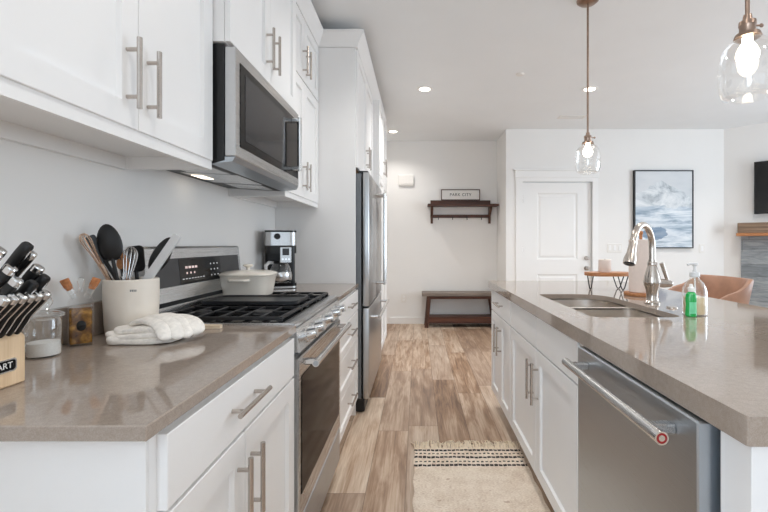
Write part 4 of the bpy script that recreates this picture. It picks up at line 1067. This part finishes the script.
def ute(name, label, cat, tip, foot, build, twist=0.0):
    tip = Vector(tip); foot = Vector(foot); d = tip-foot
    t = thing(name, label, cat, foot, group='utensils in the crock')
    build(t, foot, frame_to(d) @ Matrix.Rotation(twist, 3, 'Z'), d.length)
def mk_spoon(bl, bw, mat, hmat, deep=.012, slot=False, hr=.006):
    def f(t, o, R, L):
        bm = B(); tube(bm, [o+R @ Vector((0, 0, 0)), o+R @ Vector((0, 0, L*.5)), o+R @ Vector((0, 0, L-bl*.9))], [hr, hr, hr*.85], 10); mesh('handle', bm, M[hmat], t)
        bm = B(); n = 24; rings = []
        for layer in (0, 1):
            for s_ in ([.02, .3, .6, .85, 1.0] if layer == 0 else [.99, .85, .6, .3, .02]):
                rings.append([o+R @ Vector((bw/2*s_*math.cos(a)*(1-.12*math.sin(a)), (deep*(1-s_*s_))+(.0015 if layer else -.0015), L-bl/2+bl/2*s_*math.sin(a))) for a in [2*PI*k/n for k in range(n)]])
        loft(bm, rings, True, True); mesh('bowl', bm, M[mat], t, angle=60)
    return f
def mk_whisk(wl, ww, mat, hmat, nw=5):
    def f(t, o, R, L):
        bm = B(); tube(bm, [o, o+R @ Vector((0, 0, L-wl))], [.006, .0075], 12); mesh('handle', bm, M[hmat], t)
        for k in range(nw):
            bm = B(); a0 = PI*k/nw; pts = []
            for q in range(17):
                s_ = -1+2*q/16; rad = ww/2*math.sin(PI*(q/16))**.8 if 0 < q < 16 else .004
                ph = q/16*PI; rx = ww/2*math.cos(ph); 
                zz = L-wl+wl*(math.sin(ph)**.6 if 0 < q < 16 else 0)
                rx = ww/2*math.copysign(abs(math.cos(ph))**.8, math.cos(ph))*(.25+.75*min(1, math.sin(ph)*1.3)) if 0 < q < 16 else math.copysign(.005, math.cos(ph))
                pts.append(o+R @ Vector((rx*math.cos(a0), rx*math.sin(a0), zz)))
            tube(bm, pts, .0013, 6); mesh('wire', bm, M[mat], t)
    return f
def mk_flat(bl, bw, mat, hmat, th=.004, hr=.007):
    def f(t, o, R, L):
        bm = B(); tube(bm, [o, o+R @ Vector((0, 0, L-bl+.01))], [hr, hr*.8], 10); mesh('handle', bm, M[hmat], t)
        bm = B(); lp = [[o+R @ Vector((a, y, L-bl+b)) for a, b in rrect(-bw/2, bw/2, 0, bl, (bw*.3, bw*.3, bw*.25, bw*.25), 5)] for y in (-th/2, th/2)]
        loft(bm, lp, True, True); mesh('blade', bm, M[mat], t)
    return f
def foot(dx, dy): return CR+Vector((dx, dy, .013))
ute('serving_spoon', 'large black serving spoon standing upright at the left of the crock', 'spoon', at(105.5, 224, 1.245), foot(.0, -.02), mk_spoon(.112, .064, 'black', 'black'), 0.35)
ute('wire_whisk', 'copper wire whisk leaning left out of the crock', 'whisk', at(82, 234, 1.185), foot(-.008, .036), mk_whisk(.10, .036, 'copper', 'copper'), .4)
ute('spatula', 'narrow black spatula leaning left behind the copper whisk', 'spatula', at(89, 236, 1.222), foot(.012, .050), mk_flat(.09, .028, 'black', 'black'), 1.0)
ute('balloon_whisk', 'steel balloon whisk rising from the middle of the crock', 'whisk', at(131, 247, 1.33), foot(-.02, -.02), mk_whisk(.13, .058, 'chrome', 'chrome', 6), .2)
ute('wooden_spoon', 'wooden spoon in the crock between the two whisks', 'spoon', at(119, 252, 1.31), foot(.02, .01), mk_spoon(.065, .036, 'orange_oak', 'orange_oak', .006), .4)
ute('slotted_turner', 'steel turner low in the crock behind the serving spoon', 'turner', at(113, 252, 1.30), foot(.012, .015), mk_flat(.09, .03, 'chrome', 'chrome', .002), .2)
ute('ladle', 'black oval ladle leaning right out of the crock', 'ladle', at(171, 237.5, 1.36), foot(-.045, .02), mk_spoon(.125, .052, 'black', 'black', .018), 0.4)
ute('tongs', 'pale grey handled tongs leaning right across the crock rim', 'tongs', at(178, 235, 1.305), foot(-.045, -.02), mk_flat(.20, .024, 'greyplast', 'chrome', .010), .1)
ute('turner', 'wide black turner at the back of the crock', 'turner', at(134, 246, 1.36), foot(.0, .045), mk_flat(.085, .06, 'black', 'black'), .0)

# ------------------------------------------------------------------ folded cloth and spoon rest
t = thing('folded_towel', 'white knitted towel folded in a heap in front of the crock', 'towel', (-.77, 1.2, .9152))
def pillow(name, c, lx, ly, h, rot, ph):
    bm = B(); R = Matrix.Rotation(rot, 3, 'Z'); lp = []
    for i in range(13):
        q = -PI/2+PI*i/12; sc = .80+.20*max(0, math.cos(q))**.5 if 0 < i < 12 else .72
        lp.append([Vector(c)+R @ Vector((lx/2*sc*(1+.05*math.sin(3*a+ph))*math.copysign(abs(math.cos(a))**.62, math.cos(a)), ly/2*sc*(1+.07*math.sin(5*a+2*ph))*math.copysign(abs(math.sin(a))**.62, math.sin(a)),
                  h/2+h/2*math.sin(q)+.0035*math.sin(2*a+ph)*(i > 3)+.002*math.sin(5*a+ph)*(i > 3))) for a in [2*PI*k/64 for k in range(64)]])
    loft(bm, lp, True, True); return mesh(name, bm, M['cloth'], t, angle=70)
def roll(name, pts, wr, hr, tilt=0.0):
    """soft flattened fold following a path"""
    bm = B(); P_ = [Vector(p) for p in pts]; path = []
    for i in range(len(P_)-1):
        p0, p1, p2, p3 = P_[max(i-1, 0)], P_[i], P_[i+1], P_[min(i+2, len(P_)-1)]
        for k in range(7):
            u = k/7; path.append(.5*((2*p1)+(p2-p0)*u+(2*p0-5*p1+4*p2-p3)*u*u+(3*p1-p0-3*p2+p3)*u**3))
    path.append(P_[-1]); path = [p+Vector((0, 0, .003)) for p in path]; n = len(path); lp = []
    for i, p in enumerate(path):
        d = (path[min(i+1, n-1)]-path[max(i-1, 0)]).normalized(); sd = d.cross(Vector((0, 0, 1))).normalized(); up = sd.cross(d)
        s_ = i/(n-1); f = max(.12, (1-abs(2*s_-1)**7))**.5
        lp.append([p+sd*(wr*f*math.cos(a)*(1+.06*math.sin(6*s_+a)))+up*(hr*f*math.sin(a)*(1+.10*math.sin(4*s_+2*a))) for a in [2*PI*k/20 for k in range(20)]])
    loft(bm, lp, True, True); return mesh(name, bm, M['cloth'], t, angle=80)
Z = .9155
pillow('fold', (-.770, 1.190, Z+.0006), .190, .115, .018, .10, .4)
pillow('fold', (-.778, 1.195, Z+.014), .182, .108, .016, .05, 1.9)
pillow('fold', (-.768, 1.200, Z+.026), .165, .096, .016, .02, 3.3)
roll('fold', [(-.828, 1.215, Z+.038), (-.775, 1.205, Z+.051), (-.715, 1.168, Z+.042), (-.678, 1.132, Z+.012)], .022, .0108)
roll('fold', [(-.822, 1.240, Z+.040), (-.765, 1.230, Z+.056), (-.700, 1.190, Z+.046), (-.655, 1.148, Z+.0118)], .022, .0108)
roll('fold', [(-.815, 1.265, Z+.034), (-.755, 1.254, Z+.056), (-.688, 1.214, Z+.046), (-.642, 1.170, Z+.0118)], .022, .0108)
roll('fold', [(-.808, 1.282, Z+.018), (-.745, 1.274, Z+.044), (-.675, 1.238, Z+.042), (-.632, 1.194, Z+.016)], .031, .0150)
t = thing('spoon_rest', 'pale wooden spoon lying on the counter edge beside the towel', 'spoon', (-.66, 1.375, .9152))
bm = B(); loft(bm, [[(x_, y_, z_) for x_, y_ in [(-.79, 1.36), (-.76, 1.345), (-.70, 1.352), (-.64, 1.358), (-.635, 1.366), (-.64, 1.376), (-.70, 1.380), (-.76, 1.388), (-.79, 1.376)]] for z_ in (.9156, .9225, .926)], True, True); mesh('handle', bm, M['palewood'], t)

# ------------------------------------------------------------------ dutch oven
P = Vector((-.822, 2.035, .9414))
t = thing('dutch_oven', 'cream enamel dutch oven on the back burner grate', 'pot', P)
def sq(r, z, e=.50, n=48, sx=1.0, sy=.92): return [P+Vector((r*sx*math.copysign(abs(math.cos(a))**e, math.cos(a)), r*sy*math.copysign(abs(math.sin(a))**e, math.sin(a)), z)) for a in [2*PI*k/n for k in range(n)]]
bm = B(); loft(bm, [sq(.098, 0), (sq(.104, .004)), sq(.112, .05), sq(.119, .094), sq(.121, .097), sq(.118, .099), sq(.112, .094), sq(.10, .01)], True, True); mesh('pot_body', bm, M['enamel'], t)
bm = B(); loft(bm, [sq(.122, .0993), sq(.125, .101), sq(.125, .105), sq(.120, .109), sq(.09, .118), sq(.03, .1225), sq(.004, .123)], True, True); ld = mesh('lid', bm, M['enamel'], t)
bm = B(); lathe(bm, [(.008, .1225), (.008, .134), (.022, .140), (.024, .146), (.018, .150), (0, .151)], P, 24); mesh('lid_knob', bm, M['enamel'], ld)
for ang in (-.75*PI*.66, .5*PI):
    c = P+Vector((.112*math.cos(ang), .106*math.sin(ang), .080)); tn = Vector((-math.sin(ang), math.cos(ang), 0)); nn = Vector((math.cos(ang), math.sin(ang), 0))
    bm = B(); tube(bm, [c-tn*.045, c-tn*.042+nn*.016, c-tn*.032+nn*.026, c+tn*.032+nn*.026, c+tn*.042+nn*.016, c+tn*.045], .0065, 10); mesh('loop_handle', bm, M['enamel'], t)

# ------------------------------------------------------------------ coffee maker
P = Vector((-.868, 2.655, .9152))
t = thing('coffee_maker', 'black and stainless drip coffee maker in the counter corner', 'coffee maker', P, (0, 0, .35)); t.scale = (1.07, 1.05, 1.05)
def cm(name, bm, mat, par): return mesh(name, bm, mat, par, local=True)
D = .095
bm = B(); prism(bm, rrect(-.088, .088, -.10, .092, .035, 6), XY, 0, .032); bs = cm('base', bm, M['blackgloss'], t)
bm = B(); prism(bm, rrect(-.0885, .0885, -.1005, .0925, .0355, 6), XY, .004, .014); cm('base_band', bm, M['steel'], bs)
bm = B(); lathe(bm, [(0, .034), (.055, .034), (.058, .032)], (0, -.032, 0), 32); cm('warming_plate', bm, M['chrome'], bs)
bm = B(); prism(bm, rrect(-.085, .085, .025, .090, .02, 5), XY, .032, .238); cm('water_tank', bm, M['black'], t)
bm = B(); prism(bm, rrect(-.088, .088, -.088, .092, .04, 6), XY, .205, .252); cm('brew_head', bm, M['black'], t)
bm = B(); prism(bm, rrect(-.089, .089, -.089, .093, .042, 8), XY, .252, .330); hb = cm('steel_hood', bm, M['steel'], t)
bm = B(); prism(bm, rrect(-.0885, .0885, -.0885, .0925, .042, 8), XY, .330, .340); cm('lid', bm, M['blackgloss'], t)
bm = B(); lathe(bm, [(0, .012), (.016, .012), (.018, 0)], (-.02, -.089, .305), 24, mx=RY); cm('dial', bm, M['black'], hb)
bm = B(); box(bm, -.005, .058, -.0925, -.086, .150, .243, .003); cf = cm('control_strip', bm, M['steel'], t)
bm = B(); box(bm, .008, .045, -.0935, -.0920, .195, .235, .001); cm('clock_display', bm, M['mwglass'], cf)
for i in range(3):
    bm = B(); lathe(bm, [(0, .002), (.006, .002), (.006, 0)], (.010+i*.017, -.0922, .172), 14, mx=RY); cm('button', bm, M['chrome'], cf)
bm = B(); lathe(bm, [(0, .036), (.045, .036), (.058, .045), (.062, .075), (.056, .115), (.045, .140), (.042, .150)], (0, -.032, 0), 36); ca = cm('carafe', bm, M['glass'], t)
bm = B(); lathe(bm, [(.058, .040), (.0625, .050), (.0645, .075), (.0605, .095), (.058, .095), (.060, .075), (.058, .050), (.055, .040)], (0, -.032, 0), 36); cm('carafe_band', bm, M['chrome'], ca)
bm = B(); lathe(bm, [(0, .162), (.038, .160), (.045, .152), (.045, .146), (0, .146)], (0, -.032, 0), 32); cm('carafe_lid', bm, M['black'], ca)
bm = B(); tube(bm, [(-.040, -.040, .150), (-.065, -.065, .152), (-.082, -.078, .135), (-.080, -.078, .085), (-.062, -.060, .070)], [.009, .010, .010, .009, .008], 12); cm('carafe_handle', bm, M['greyplast'], ca)
